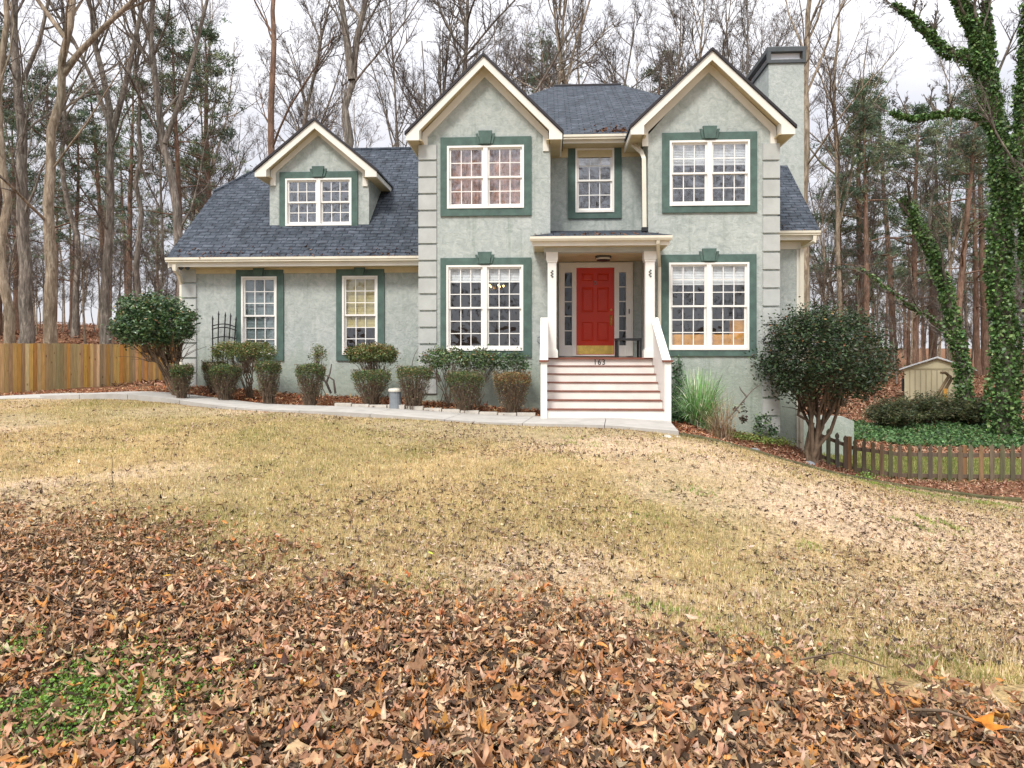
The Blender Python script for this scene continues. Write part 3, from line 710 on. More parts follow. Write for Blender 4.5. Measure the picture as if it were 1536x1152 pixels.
# wing roof with its clipped left end
WE = 16.42; we = Z(384.5,WE,440); sl = .9; WR = 20.75; wr = we+sl*(WR-WE)
wl = X(249,WE,386); wk = P(322,290,18.85); wrl = X(440,WR,230)
kz = we+sl*(18.85-WE)
roof([(wl,WE,we),(LGx0+.02,WE,we),(LGx0+.02,WR,wr),(wrl,WR,wr),(wl,18.85,kz)])
roof([(LGx0,2*WR-WE,we),(wl,2*WR-WE,we),(wl,2*WR-18.85,kz),(wrl,WR,wr),(LGx0,WR,wr)])
roof([(wl,2*WR-18.85,kz),(wl,18.85,kz),(wrl,WR,wr)])
mb = MB(); mb.tube([(wrl,WR,wr+.01),(LGx0,WR,wr+.01)], .05, 6); mb.tube([(wrl,WR,wr+.01),(wl,18.85,kz+.01)], .045, 6); part('ridge_cap', mb, M['shingle'], uv=True)
mb = MB(); mb.prism([(wl+.03,WE+.03,we-.08),(wl+.03,18.85,kz-.08),(wl+.03,18.85,kz-.26),(wl+.03,WE+.03,we-.26)], (.03,0,0)); part('rake_board', mb, M['fascia'])
mb = MB(); mb.box(wl+.06,LGx0-.002,WE+.03,WE+.055,we-.235,we-.07); part('fascia', mb, M['fascia'])
gutter(wl+.02, LGx0-.005, WE+.03, we-.125)
mb = MB(); mb.box(wl+.06,LGx0-.002,WE+.055,WG-.032,we-.23,we-.215); part('soffit', mb, M['soffit'])
mb = MB(); mb.box(WX0-.02,LGx0-.002,WG-.037,WG-.002,we-.36,we-.215); part('frieze_board', mb, M['soffit'])
# rear right roof
e1 = P(1230,345,17.6); t1 = P(1181,248,20.3); ez3 = e1.z
roof([(RGx1+.01,17.6,ez3),(e1.x,17.6,ez3),(t1.x,20.3,t1.z),(RGx1+.01,20.3,t1.z)])
roof([(e1.x,17.6,ez3),(e1.x,27,ez3),(t1.x,27,t1.z),(t1.x,20.3,t1.z)])
roof([(RGx1-.1,20.3,t1.z),(t1.x,20.3,t1.z),(t1.x,27,t1.z),(RGx1-.1,27,t1.z)])
gutter(RGx1+.005, e1.x-.01, 17.63, ez3-.13)
mb = MB(); mb.box(RGx1+.005,e1.x-.02,17.63,17.66,ez3-.24,ez3-.06); mb.box(e1.x-.05,e1.x-.02,17.66,26.9,ez3-.24,ez3-.06); part('fascia', mb, M['fascia'])
mb = MB(); mb.box(RGx1+.005,e1.x-.05,17.66,SY-.032,ez3-.235,ez3-.22); mb.box(SX1+.002,e1.x-.05,SY-.03,26.9,ez3-.235,ez3-.22); part('soffit', mb, M['soffit'])
mb = MB(); mb.box(RGx1+.005,SX1,SY-.03,SY-.002,ez3-.42,ez3-.235); part('frieze_board', mb, M['fascia'])
mb = MB(); mb.box(SX1-.10,SX1+.025,SY-.025,SY+.10,-2.2,ez3-.43); part('corner_board', mb, M['fascia'])

# dormer
DY = 17.5; dx0, dx1 = X(404.5,DY,300), X(553.5,DY,300); dzb = we+sl*(DY-WE); dze = Z(258,DY,480)
DP = P(471.5,177,17.2)
mb = MB(); wall(mb, DY, dx0, dx1, dzb-.05, dze, [hole('F')])
mb.face(((dx0,DY,dze),(dx1,DY,dze),((dx0+dx1)/2,DY,DP.z-.2)))
for xx in (dx0,dx1): mb.face(((xx,DY,dzb-.05),(xx,DY,dze),(xx,DY+(dze-dzb)/sl+.3,dze)))
part('dormer', mb, M['stucco'])
mb = MB(); mb.box(dx0+.02,dx1-.02,19.2,19.25,dzb,dze-.05); mb.box(dx0+.02,dx1-.02,DY+.16,19.19,dzb-.05,dzb-.01); part('interior_wall', mb, M['room'])
gable(P(382,253,17.2), DP, P(565,253,17.2), 17.2, 20.6, DY, fr=.13, backL=19.1, backR=19.1)

# chimney
CY = 20.55; cx0, cx1 = X(1153,CY,200), X(1206,CY,200); cz = Z(95,CY,1180); cy1 = CY+2.1
mb = MB()
mb.box(cx0,cx1,CY,cy1,-2.4,cz); part('chimney', mb, M['stucco'])
chim = [o for o in house.children if o.name.startswith('chimney')][0]
ct = Z(67,CY-.06,1180); e = .05
mb = MB(); mb.box(cx0-e,cx1+e,CY-e,cy1+e,cz+.003,cz+.10)
for xx in (cx0-e+.002, cx1+e-.102):
    for yy in (CY-e+.002, cy1+e-.102): mb.box(xx,xx+.10,yy,yy+.10,cz+.10,cz+.34)
mb.box(cx0-e,cx1+e,CY-e,cy1+e,cz+.34,cz+.47)
zt = ct; q = .10
mb.face(((cx0-e,CY-e,cz+.47),(cx1+e,CY-e,cz+.47),(cx1+e-q,CY-e+q,zt),(cx0-e+q,CY-e+q,zt))); mb.face(((cx1+e,CY-e,cz+.47),(cx1+e,cy1+e,cz+.47),(cx1+e-q,cy1+e-q,zt),(cx1+e-q,CY-e+q,zt)))
mb.face(((cx1+e,cy1+e,cz+.47),(cx0-e,cy1+e,cz+.47),(cx0-e+q,cy1+e-q,zt),(cx1+e-q,cy1+e-q,zt))); mb.face(((cx0-e,cy1+e,cz+.47),(cx0-e,CY-e,cz+.47),(cx0-e+q,CY-e+q,zt),(cx0-e+q,cy1+e-q,zt)))
mb.face(((cx0-e+q,CY-e+q,zt),(cx1+e-q,CY-e+q,zt),(cx1+e-q,cy1+e-q,zt),(cx0-e+q,cy1+e-q,zt)))
part('chimney_cap', mb, M['darkgrey'], chim)
mb = MB(); mb.box(cx0+.09,cx1-.09,CY+.10,cy1-.10,cz+.101,cz+.335); part('cap_daylight_box', mb, M['blind'], chim)  # added white box stands in for daylight showing in the cap openings

# downspouts
def downspout(pts, w_=.045): mb = MB(); mb.tube(pts, 1, 4, True, sq=(w_*.8, w_)); return part('downspout', mb, M['gutter'])
g0 = P(944,198,EY-.03); c1 = P(966,238,15.74)
downspout([g0, g0+Vector((0,-.02,-.22)), P(962,228,15.9), c1, P(967,343,15.74)])
mb = MB(); pe = P(967,344,15.72); mb.box(pe.x-.07,pe.x+.07,pe.y-.07,pe.y+.05,pe.z-.05,pe.z+.04); part('downspout_boot', mb, M['black'])
g0 = P(1222,350,17.58)
downspout([g0, g0+Vector((0,0,-.2)), P(1203,372,17.93), P(1203,470,17.93), P(1203,675,17.93)])
g0 = P(262,397,16.35)
downspout([g0, g0+Vector((0,0,-.12)), P(272,412,16.7)+Vector((-.06,0,0)), Vector((WX0-.06,16.92,Z(424,16.9))), Vector((WX0-.06,16.92,H(WX0,16.9)+.15))])

# ---- porch
PX0, PX1 = -.02, 2.30
z_fl = Z(536.5,15.2,900); zb_ = H(1.1,13.7)-.02
porch = None
mb = MB()
mb.box(LGx1-.16,RGx0-.002,15.25,MD-.002,z_fl-.22,z_fl-.035)
porch = part('porch', mb, M['riser'])
mb = MB(); 
for i in range(10): 
    ya = 15.14+i*.176; mb.box(LGx1-.16,RGx0-.004,ya,ya+.170,z_fl-.034,z_fl)
part('porch_floor', mb, M['tread'], porch)
nr = 7; rise = (z_fl-zb_-.05)/nr; tr = (15.2-13.62)/6
zw = zb_+.05
for i in range(nr):
    yy = 13.62+i*tr; zz = zw+i*rise
    mb = MB(); mb.box(PX0,PX1,yy,yy+.03,zz if i else zz-.1,zz+rise-.021); r_ = part('riser', mb, M['riser'], porch)
    if i < nr-1: mb = MB(); mb.box(PX0,PX1,yy-.022,yy+tr-.002,zz+rise-.020,zz+rise); part('tread', mb, M['tread'], porch)
    if i == nr-1: ztop = zz
fc = bpy.data.curves.new('house_number', 'FONT'); fc.body = '163'; fc.size = .165; fc.extrude = .004; fc.space_character = 1.12
tmp = bpy.data.objects.new('tmp', fc); COL.objects.link(tmp); bpy.context.view_layer.update()
nme = bpy.data.meshes.new_from_object(tmp.evaluated_get(bpy.context.evaluated_depsgraph_get())); bpy.data.objects.remove(tmp); nme.name = 'house_number'
no = link('house_number', nme, porch); p_ = P(890,546.5,15.19)
no.location = Vector((p_.x, 13.62+6*tr-.006, ztop+.018))-ORG[house.name]; no.rotation_euler = (R(90),0,0); nme.materials.clear(); nme.materials.append(M['black'])
# stringer sides, knee walls with sloping rails
zt0 = Z(477,15.2,975); 
zt1 = Z(541,13.6,998)
for s, xx in ((-1,PX0-.11),(1,PX1+.005)):
    mb = MB(); y0, y1 = 13.56, 15.30
    mb.prism([(xx,y0+.12,zb_-.1),(xx,y1,zb_-.1),(xx,y1,zt0-.05),(xx,y0+.12,zt1-.07)], (.105,0,0)); part('side_panel', mb, M['white'], porch)
    mb = MB(); mb.box(xx-.012,xx+.117,y0-.01,y0+.118,zb_-.1,zt1-.03); part('newel_post', mb, M['white'], porch)
    mb = MB(); mb.prism([(xx-.03,y0+.10,zt1-.055),(xx-.03,y1-.02,zt0-.03),(xx-.03,y1-.02,zt0+.02),(xx-.03,y0+.10,zt1-.005)], (.165,0,0)); part('hand_rail', mb, M['white'], porch)
    mb = MB(); mb.box(xx-.04,xx+.145,y0-.05,y0+.14,zt1-.028,zt1+.012); part('newel_cap', mb, M['tread'], porch)
# posts
pz1 = Z(379,15.2,828)
for pa, pb in ((821.5,834.5),(968,982)):
    xa, xb = X(pa,15.15), X(pb,15.15); mb = MB(); y0 = 15.14; w_ = xb-xa; cx = (xa+xb)/2
    def fr_(h0,h1,e_): mb.box(cx-w_/2-e_,cx+w_/2+e_,y0-e_,y0+w_+e_,h0,h1)
    fr_(z_fl,z_fl+.16,.035); fr_(z_fl+.16,z_fl+.19,.02); fr_(z_fl+.19,pz1-.22,0); fr_(pz1-.22,pz1-.17,.018); fr_(pz1-.17,pz1,.035)
    po = part('porch_post', mb, M['white'], porch)
    mb = MB(); zc = Z(411,15.1)
    for k in range(5): mb.lathe((cx+.018*(-1)**k, y0-.008, zc-.06+k*.032), [(.001,-.006),(.016,-.006),(.012,.006),(.001,.006)], 8, 'y')
    mb.tube([(cx,y0-.006,zc-.08),(cx,y0-.006,zc+.09)], .006, 5); part('post_ornament', mb, M['darkgrey'], porch)
# roof, beam, ceiling
fy = 14.80; pzr = Z(353,fy,900); xa, xb = X(795,fy,354), X(1008,fy,354)
zr2 = Z(345.5,MD,930); zr1 = Z(346,F-.02,840)
mb = MB()
zin = pzr+(zr2-pzr)*(F-fy)/(MD-fy)
roofz = lambda y: pzr+(zr2-pzr)*(y-fy)/(MD-fy)
part('porch_roof', MB().slab([(xa,fy,pzr),(xb,fy,pzr),(xb-.28,F-.004,roofz(F)),(RGx0,F-.004,roofz(F)),(RGx0-.002,MD-.004,roofz(MD)),(LGx1+.002,MD-.004,roofz(MD)),(LGx1,F-.004,roofz(F)),(xa+.40,F-.004,roofz(F))], .05), M['shingle'], porch, uv=True)
part('roof_fascia', MB().box(xa+.04,xb-.04,fy+.05,fy+.08,pzr-.21,pzr-.055), M['fascia'], porch)
mb = MB(); prof = [(0,0),(-.09,0),(-.115,.045),(-.115,.095),(0,.095)]
mb.prism([(xa,fy+.05+a,pzr-.115+b_) for a,b_ in prof], (xb-xa,0,0)); part('gutter', mb, M['gutter'], porch)
part('soffit', MB().box(xa+.06,xb-.06,fy+.08,15.10,pzr-.205,pzr-.19), M['soffit'], porch)
part('beam', MB().box(X(816,15.1),X(985,15.1),15.10,15.34,pz1,pzr-.13), M['quoin'], porch)
for xx in (xa+.06, xb-.09): part('roof_fascia', MB().box(xx,xx+.03,fy+.08,F-.004,pzr-.21,pzr-.055), M['fascia'], porch)
part('soffit', MB().box(xa+.09,X(816,15.1)-.003,15.101,F-.004,pzr-.205,pzr-.19), M['soffit'], porch); part('soffit', MB().box(X(985,15.1)+.003,xb-.09,15.101,F-.004,pzr-.205,pzr-.19), M['soffit'], porch)
part('porch_ceiling', MB().box(LGx1-.1,RGx0-.004,15.342,MD-.004,pz1+.02,pz1+.04), M['soffit'], porch)
for xx in (X(822,15.1), X(975,15.1)): part('beam', MB().box(xx-.09,xx+.09,15.342,F-.004,pz1,pz1+.019), M['quoin'], porch)
pl = P(905,388,15.95); mb = MB(); mb.lathe((pl.x,pl.y,pz1+.02), [(.02,-.10),(.13,-.09),(.17,-.055),(.175,-.03),(.15,-.004)], 20); pc = part('ceiling_light', mb, M['frost'], porch, smooth=True)
mb = MB(); mb.lathe((pl.x,pl.y,pz1+.018), [(.18,-.045),(.188,-.045),(.188,-.030),(.18,-.030)], 20); mb.lathe((pl.x,pl.y,pz1+.018), [(.15,-.10),(.158,-.10),(.158,-.088),(.15,-.088)], 20); mb.lathe((pl.x,pl.y,pz1+.0195), [(.05,-.012),(.19,-.012),(.19,-.0005),(.05,-.0005)], 20); part('ceiling_light_trim', mb, M['black'], porch)
g0 = P(987,360,14.79); 
downspout([g0, g0+Vector((0,.02,-.06)), P(988,385,15.2), P(989,400,15.72), P(989,540,15.74), Vector((P(989,540,15.74).x,15.74,H(2.5,15.7)+.1))], .035)

# ---- door
d0, d1, dt, db = X(864.5,MD), X(921.5,MD), Z(402,MD), Z(532,MD)
gy0 = MD+.05
mb = MB(); s0a, s0b, s1a, s1b = X(847,MD), X(858,MD), X(928.5,MD), X(939,MD); gt, gb = Z(409,MD), Z(518,MD)
def fr(a,b_,c_,d_,y=MD-.03,y2=MD+.12): mb.box(a,b_,y,y2,c_,d_)
fr(DX0,s0a,DZ0,DZ1); fr(s0b,d0,DZ0,DZ1); fr(d1,s1a,DZ0,DZ1); fr(s1b,DX1,DZ0,DZ1)
fr(d0,d1,dt,DZ1); fr(d0,d1,DZ0,db,y=MD-.05)
for a, b_ in ((s0a,s0b),(s1a,s1b)):
    fr(a,b_,gt,DZ1); fr(a,b_,DZ0,gb,y=MD-.005)
    for k in range(1,5): z = gb+(gt-gb)*k/5; fr(a,b_,z-.012,z+.012,y=MD+.01,y2=MD+.03)
door_fr = part('door_frame', mb, M['white'])
mb = MB(); 
for a, b_ in ((DX0-.04,DX0-.002),(DX1+.002,DX1+.04)): mb.box(a,b_,MD-.05,MD-.002,DZ0,DZ1+.04)
mb.box(DX0-.002,DX1+.002,MD-.05,MD-.002,DZ1+.002,DZ1+.04); part('brick_mould', mb, M['fascia'], door_fr)
for a, b_ in ((s0a,s0b),(s1a,s1b)): mb = MB(); mb.face(((a,MD+.035,gb),(b_,MD+.035,gb),(b_,MD+.035,gt),(a,MD+.035,gt))); part('sidelight_pane', mb, M['glass_side'], door_fr)
mb = MB()
dw = d1-d0; y_ = MD+.03
def panelled(mb, x0, x1, z0, z1, cols, rows, yy):
    xs = [x0]+[v for c_ in cols for v in c_]+[x1]; zs = [z0]+[v for r_ in rows for v in r_]+[z1]
    cells = [(c_, r_) for c_ in cols for r_ in rows]
    for i in range(len(xs)-1):
        for j in range(len(zs)-1):
            a,b_,c_,d_ = xs[i],xs[i+1],zs[j],zs[j+1]
            if i % 2 == 1 and j % 2 == 1:
                g = .022; g2 = .055; q = .014
                A0 = [(a,c_),(b_,c_),(b_,d_),(a,d_)]; A1 = [(a+g,c_+g),(b_-g,c_+g),(b_-g,d_-g),(a+g,d_-g)]; A2 = [(a+g2,c_+g2),(b_-g2,c_+g2),(b_-g2,d_-g2),(a+g2,d_-g2)]
                for k in range(4):
                    k2 = (k+1)%4
                    mb.face([(A0[k][0],yy,A0[k][1]),(A0[k2][0],yy,A0[k2][1]),(A1[k2][0],yy+q,A1[k2][1]),(A1[k][0],yy+q,A1[k][1])])
                    mb.face([(A1[k][0],yy+q,A1[k][1]),(A1[k2][0],yy+q,A1[k2][1]),(A2[k2][0],yy+.003,A2[k2][1]),(A2[k][0],yy+.003,A2[k][1])])
                mb.face([(x_,yy+.003,z_) for x_,z_ in A2])
            else: mb.face(((a,yy,c_),(b_,yy,c_),(b_,yy,d_),(a,yy,d_)))
dh = dt-db
panelled(mb, d0, d1, db, dt, [(d0+.14*dw,d0+.45*dw),(d0+.55*dw,d0+.86*dw)], [(db+.15*dh,db+.375*dh),(db+.49*dh,db+.775*dh),(db+.85*dh,db+.94*dh)], y_)
door = part('door', mb, M['red'])
mb = MB(); mb.box(d0+.015,d1-.015,y_-.006,y_-.001,db+.015,db+.225); part('kick_plate', mb, M['brass'], door)
hx = X(917,MD); mb = MB(); mb.lathe((hx,y_-.001,Z(479,MD)), [(.001,-.05),(.022,-.045),(.027,-.03),(.018,-.012),(.03,-.006),(.03,0)], 14, 'y'); mb.lathe((hx,y_-.001,Z(465,MD)), [(.001,-.03),(.022,-.028),(.028,-.008),(.028,0)], 14, 'y')
mb.box(hx-.026,hx+.026,y_-.006,y_-.001,Z(488,MD),Z(473,MD)); mb.tube([(hx,y_-.012,Z(481,MD)),(hx,y_-.05,Z(484,MD)),(hx,y_-.05,Z(488,MD)),(hx,y_-.012,Z(489,MD))], .007, 6); part('handle', mb, M['brass'], door, smooth=True)
kx = X(893,MD); kz_ = Z(425,MD); mb = MB(); mb.lathe((kx,y_-.001,kz_+.045), [(.001,-.02),(.018,-.018),(.02,0)], 12, 'y')
mb.tube([(kx+.032*math.sin(t),y_-.018,kz_+.0+.045*math.cos(t)) for t in np.linspace(0,2*math.pi,16)], .006, 5); part('knocker', mb, M['plasticgrey'], door, smooth=True)
bx_ = X(943.5,MD); mb = MB(); mb.box(bx_-.012,bx_+.012,MD-.045,MD-.031,Z(471,MD),Z(464,MD)); part('doorbell', mb, M['black'], door_fr)

# wall bits: security light, hose hook, wall vent
sp = P(278,398,16.6); mb = MB(); mb.lathe(sp+Vector((0,.1,.06)), [(.05,-.03),(.05,.0)], 12)
for dx_ in (-.09,.09): mb.tube([sp+Vector((0,.1,.03)), sp+Vector((dx_*.5,.04,-.02)), sp+Vector((dx_,-.02,-.05))], .012, 6); mb.tube([sp+Vector((dx_*.8,.05,-.02)), sp+Vector((dx_,-.07,-.08))], [.035,.055], 10)
part('security_light', mb, M['darkgrey'])
hh = P(810,512,15.76); mb = MB(); mb.tube([hh+Vector((0,0,.10)), hh+Vector((-.05,-.06,.09)), hh+Vector((-.06,-.1,.0)), hh+Vector((0,-.1,-.06)), hh+Vector((.04,-.03,-.05)), hh+Vector((.03,.03,-.10))], .014, 6)
part('hose_hook', mb, M['plasticgrey'], smooth=True)
hc = P(811,540,15.77); part('wall_vent', MB().box(hc.x-.02,hc.x+.02,15.77,15.799,hc.z-.1,hc.z+.16), M['black'])
# moss and leaves lodged on the roofs
def lodged(n, fn, seed):
    r = np.random.default_rng(seed); pos = np.array([fn(r) for _ in range(n)])
    leaf_scatter('lodged_leaves', pos, r.uniform(.03,.06,n), OVAL, palette(n, [(.26,.11,.05),(.36,.17,.08),(.12,.06,.03)], rg=r), M['litter'], .5, .7, house, rg=r)
def f1(r):
    x = mxr*0+X(940,16.5,190)-abs(r.normal(0,.35)); y = EY+.05+abs(r.normal(0,.22)); return (x, y, ez+.6*(y-EY)*((rz-ez)/(21.8-EY)/.6)+.02)
lodged(110, f1, 3)
def f2(r):
    x = RGx1+.25+abs(r.normal(0,.3)); y = 17.65+abs(r.normal(0,.1)); return (x, y, ez3+(t1.z-ez3)/(20.3-17.6)*(y-17.6)+.02)
lodged(40, f2, 4)
def f3(r):
    x = r.uniform(xa+.1, xb-.2); y = fy+abs(r.normal(0,.4)); return (x, min(y,F-.1), roofz(min(y,F-.1))+.012)
lodged(50, f3, 5)
def f4(r):
    x = r.uniform(wl+.2, LGx0-.1); y = WE+.03+abs(r.normal(0,.12)); return (x, y, we+sl*(y-WE)+.02)
lodged(90, f4, 6)

# things inside and on the porch
tz = z_fl
xt0, xt1 = X(924,16.0,520), X(962,15.9,520); mb = MB()
tr_ = root('side_table', ((xt0+xt1)/2, 16.1, z_fl), 'small black metal side table on the porch beside the red door', 'table')
tt = Z(507.5,16.0); obj('tabletop', MB().box(xt0,xt1,15.85,16.35,tt-.05,tt), M['black'], tr_)
for xx in (xt0+.01,xt1-.04):
    for yy in (15.86,16.31): obj('leg', MB().box(xx-.005,xx+.04,yy,yy+.04,z_fl,tt-.051), M['black'], tr_)
# chandelier seen through the lower left window
cp = P(742,432,18.6); ch = root('chandelier', (cp.x,cp.y,cp.z), 'lit chandelier hanging in the room behind the lower left window', 'chandelier')
mb = MB(); mb.tube([(cp.x,cp.y,cp.z+.08),(cp.x,cp.y,z2f)], .012, 6); mb.lathe((cp.x,cp.y,cp.z), [(.01,-.05),(.05,-.03),(.03,.06),(.01,.1)], 12)
for k in range(6): a = k*math.pi/3; mb.tube([(cp.x,cp.y,cp.z),(cp.x+.12*math.cos(a),cp.y+.12*math.sin(a),cp.z-.06),(cp.x+.24*math.cos(a),cp.y+.24*math.sin(a),cp.z+.01)], .008, 5)
obj('arms', mb, M['brass'], ch)
for k in range(6): a = k*math.pi/3; obj('bulb', MB().lathe((cp.x+.24*math.cos(a),cp.y+.24*math.sin(a),cp.z+.02), [(.010,0),(.022,.02),(.028,.045),(.010,.065)], 10), M['lamp'], ch)
# lamp in the dormer room
lp = P(509,325,18.2); lr = root('table_lamp', (lp.x,lp.y,dzb), 'small lit lamp glowing behind the dormer window', 'lamp')
obj('lamp_base', MB().lathe((lp.x,lp.y,dzb-.01), [(.08,0),(.08,.02),(.02,.04),(.03,.15),(.015,.28)], 12), M['brass'], lr)
obj('lamp_shade', MB().lathe((lp.x,lp.y,dzb+.27), [(.12,0),(.075,.16)], 16), M['lamp'], lr)
# sideboards behind the lower right window
sb = root('sideboard', (X(1062,16.2), 16.2, z1f), 'orange wood sideboard behind the lower right window', 'sideboard')
sx0_, sx1_ = X(1004,16.02), X(1123,16.02); st_ = Z(502,16.02)
obj('cabinet', MB().box(sx0_,sx1_,16.02,16.4,z1f+.02,st_), M['orangewood'], sb)
obj('hutch', MB().box(X(1100,16.05),sx1_,16.06,16.4,st_+.001,Z(481,16.06)), M['orangewood'], sb)
# ------------------------------------------------------------------ fences
def wood_cols(n, pal, jit=.12): return palette(n, pal, None, jit)
# tall cedar board fence on the far side of the drive
fl = [PT(-170,590,17.0), PT(0,590,20.0), PT(150,580,24.0), PT(285,570,28.6)]
fr0 = root('board_fence', (fl[1].x, fl[1].y, H(fl[1].x, fl[1].y)), 'tall honey coloured cedar board fence on the left beyond the walk', 'fence')
mb = MB(); mr = MB(); mp = []
def along(pts, step):
    out = []; 
    for a, b_ in zip(pts[:-1], pts[1:]):
        d = Vector((b_.x-a.x, b_.y-a.y)); n = max(1, int(d.length/step))
        for i in range(n): t = i/n; out.append((a.x+d.x*t, a.y+d.y*t, d.normalized()))
    return out
bd = along(fl, .148); cols = wood_cols(len(bd), [(.60,.38,.14),(.70,.49,.23),(.64,.36,.09),(.48,.33,.16),(.74,.56,.32),(.55,.29,.08),(.42,.31,.17)], .12)
mb.cur = None
topz = lambda x, y: H(x, y)+1.50
for k, (x, y, d) in enumerate(bd):
    w_ = .14; t = .018; nx_, ny_ = -d.y, d.x
    o = rng.uniform(0,.006); zt_ = np.interp(y, [17,20,24,28.6], [EYE+.29,EYE+.30,EYE+.335,EYE+.36])+rng.uniform(-.015,.015); zb2 = H(x,y)-.02
    a = Vector((x, y, 0)); b_ = a+Vector((d.x*w_, d.y*w_, 0)); off = Vector((nx_*(t+o), ny_*(t+o), 0)); q = Vector((nx_*o, ny_*o, 0))
    mb.cur = tuple(cols[k])
    mb.prism([a+q+Vector((0,0,zb2)), b_+q+Vector((0,0,zb2)), b_+q+Vector((0,0,zt_)), a+q+Vector((0,0,zt_))], off-q)
obj('boards', mb, M['fencewood'], fr0)
for i in range(0, len(bd), 16):
    x, y, d = bd[i]; pb = MB(); pb.cur = (.40,.27,.13); x2, y2 = x-d.y*.09, y+d.x*.09
    pb.box(x2-.05,x2+.05,y2-.05,y2+.05,H(x,y)-.1,EYE+.25); obj('post', pb, M['fencewood'], fr0)
for h_ in (.3, .8, 1.2):
    rb = MB(); rb.cur = (.45,.31,.16)
    for a, b_ in zip(fl[:-1], fl[1:]):
        d = Vector((b_.x-a.x, b_.y-a.y)).normalized(); o = Vector((-d.y*.05, d.x*.05, 0))
        A_ = Vector((a.x,a.y,H(a.x,a.y)+h_))+o; B_ = Vector((b_.x,b_.y,H(b_.x,b_.y)+h_))+o; rb.tube([A_,B_], 1, 4, True, sq=(.018,.04))
    obj('rail', rb, M['fencewood'], fr0)
# weathered picket fence running down to the right
pf = [PT(1216,698,15.9), PT(1350,706,15.75), PT(1536,722,15.1), PT(1640,730,14.7)]
pr = root('picket_fence', (pf[0].x, pf[0].y, H(pf[0].x,pf[0].y)), 'low weathered brown picket fence at the right beside the house', 'fence')
pk = along(pf, .196); pcol = wood_cols(len(pk), [(.14,.105,.07),(.18,.135,.09),(.10,.08,.06),(.20,.13,.075),(.16,.14,.10),(.12,.12,.07)], .14)
def picket(x, y, d, h, c, wd=.092, ext=0):
    mb = MB(); mb.cur = tuple(c); zb2 = H(x,y)-.01; n = Vector((-d.y*.02, d.x*.02, 0)); u = Vector((d.x,d.y,0)); o = Vector((x,y,0))
    prof = [(-.5,0),(.5,0),(.5,.80),(.30,.83),(.5,.87),(.46,.93),(0,1.0),(-.46,.93),(-.5,.87),(-.30,.83),(-.5,.80)]
    mb.prism([o+u*(a*wd)+Vector((0,0,zb2+b_*h)) for a, b_ in prof], n); return mb
for k, (x, y, d) in enumerate(pk):
    ob = obj('picket', picket(x+rng.normal(0,.006), y, d, .83+rng.normal(0,.010), pcol[k]), M['picket'], pr)
for k in range(4, len(pk), 12):
    x, y, d = pk[k]; mb = MB(); mb.cur = (.27,.15,.075); x2, y2 = x+.09-d.y*.07, y+d.x*.07; mb.box(x2-.045,x2+.045,y2-.045,y2+.045,H(x,y)-.1,H(x,y)+.80); obj('post', mb, M['picket'], pr)
for h_ in (.10, .58):
    rb = MB(); rb.cur = (.15,.11,.08)
    for a, b_ in zip(pf[:-1], pf[1:]): rb.tube([(a.x,a.y+.05,H(a.x,a.y)+h_),((a.x+b_.x)/2,(a.y+b_.y)/2+.05,H((a.x+b_.x)/2,(a.y+b_.y)/2)+h_),(b_.x,b_.y+.05,H(b_.x,b_.y)+h_)], 1, 4, True, sq=(.02,.042))
    obj('rail', rb, M['picket'], pr)
# low stucco wall beyond the picket fence, landscape timbers, stones
a = PT(1205,690,19.5); b_ = PT(1281,690,19.5)
mb = MB(); zb2 = H(b_.x,b_.y)-.2; mb.prism([(SX1+.03,a.y,zb2),(b_.x,b_.y,zb2),(b_.x,b_.y,PT(1281,632,19.5).z),(b_.x-.3,b_.y,PT(1262,625,19.5).z),(SX1+.03,a.y,PT(1220,622,19.5).z)], (0,.22,0))
tag(obj('garden_wall', mb, M['stucco'], origin=(b_.x,b_.y,zb2)), 'low pale stucco wall behind the picket fence at the right end of the house', 'wall')
mb = MB(); pts = [Vector((p.x,p.y+.06,H(p.x,p.y)+.04)) for p in ED]; dens = []
for a_, b2 in zip(pts[:-1], pts[1:]):
    for t in np.linspace(0,1,5)[:-1]: q = a_.lerp(b2,t); dens.append((q.x+rng.normal(0,.012),q.y+rng.normal(0,.015),H(q.x,q.y)+.012))
mb.tube(dens+[tuple(pts[-1])], [.055*(1+.1*math.sin(i*1.7)) for i in range(len(dens)+1)], 7)
tag(obj('landscape_timber', mb, M['mossy'], origin=tuple(dens[0])), 'long mossy timber edging between the lawn and the leaf strip on the right', 'edging')
mb = MB(); xs_ = np.linspace(WB[3].x, WB[6].x-.06, 16)
for i in range(15):
    if i < 4: continue
    x0_, x1_ = xs_[i]+.01, xs_[i+1]-.01; y0_ = np.interp(x0_,[p.x for p in WB],[p.y for p in WB]); y1_ = np.interp(x1_,[p.x for p in WB],[p.y for p in WB]); z_ = H((x0_+x1_)/2,y0_)+.03
    j = rng.uniform(-.02,.02); mb.prism([(x0_,y0_+.02+j,z_-.1),(x1_,y1_+.02-j,z_-.1),(x1_,y1_+.17,z_-.1),(x0_,y0_+.17,z_-.1)], (0,0,.17+rng.uniform(-.01,.015)))
tag(obj('bed_edging', mb, M['stone'], origin=(xs_[1],y0_,z_)), 'pale weathered stone edging between the walk and the shrub bed', 'edging')
def rock(px, t, s, lab, mat='stone'):
    p = on(px, t); mb = MB(); n = 9; rr = [(.55,0),(1,.25),(.95,.55),(.6,.85),(.15,1)]
    prof = [(s*r, s*.7*h) for r, h in rr]; mb.lathe(p+Vector((0,0,-.02)), prof, n)
    mb.v = [(v[0]+rng.normal(0,s*.10), v[1]+rng.normal(0,s*.10), v[2]+rng.normal(0,s*.06)) for v in mb.v]
    tag(obj('stone', mb, M[mat], origin=p), lab, 'stone')
rock(1000, 11.35, .09, 'grey stone nearest the corner of the walk slab')
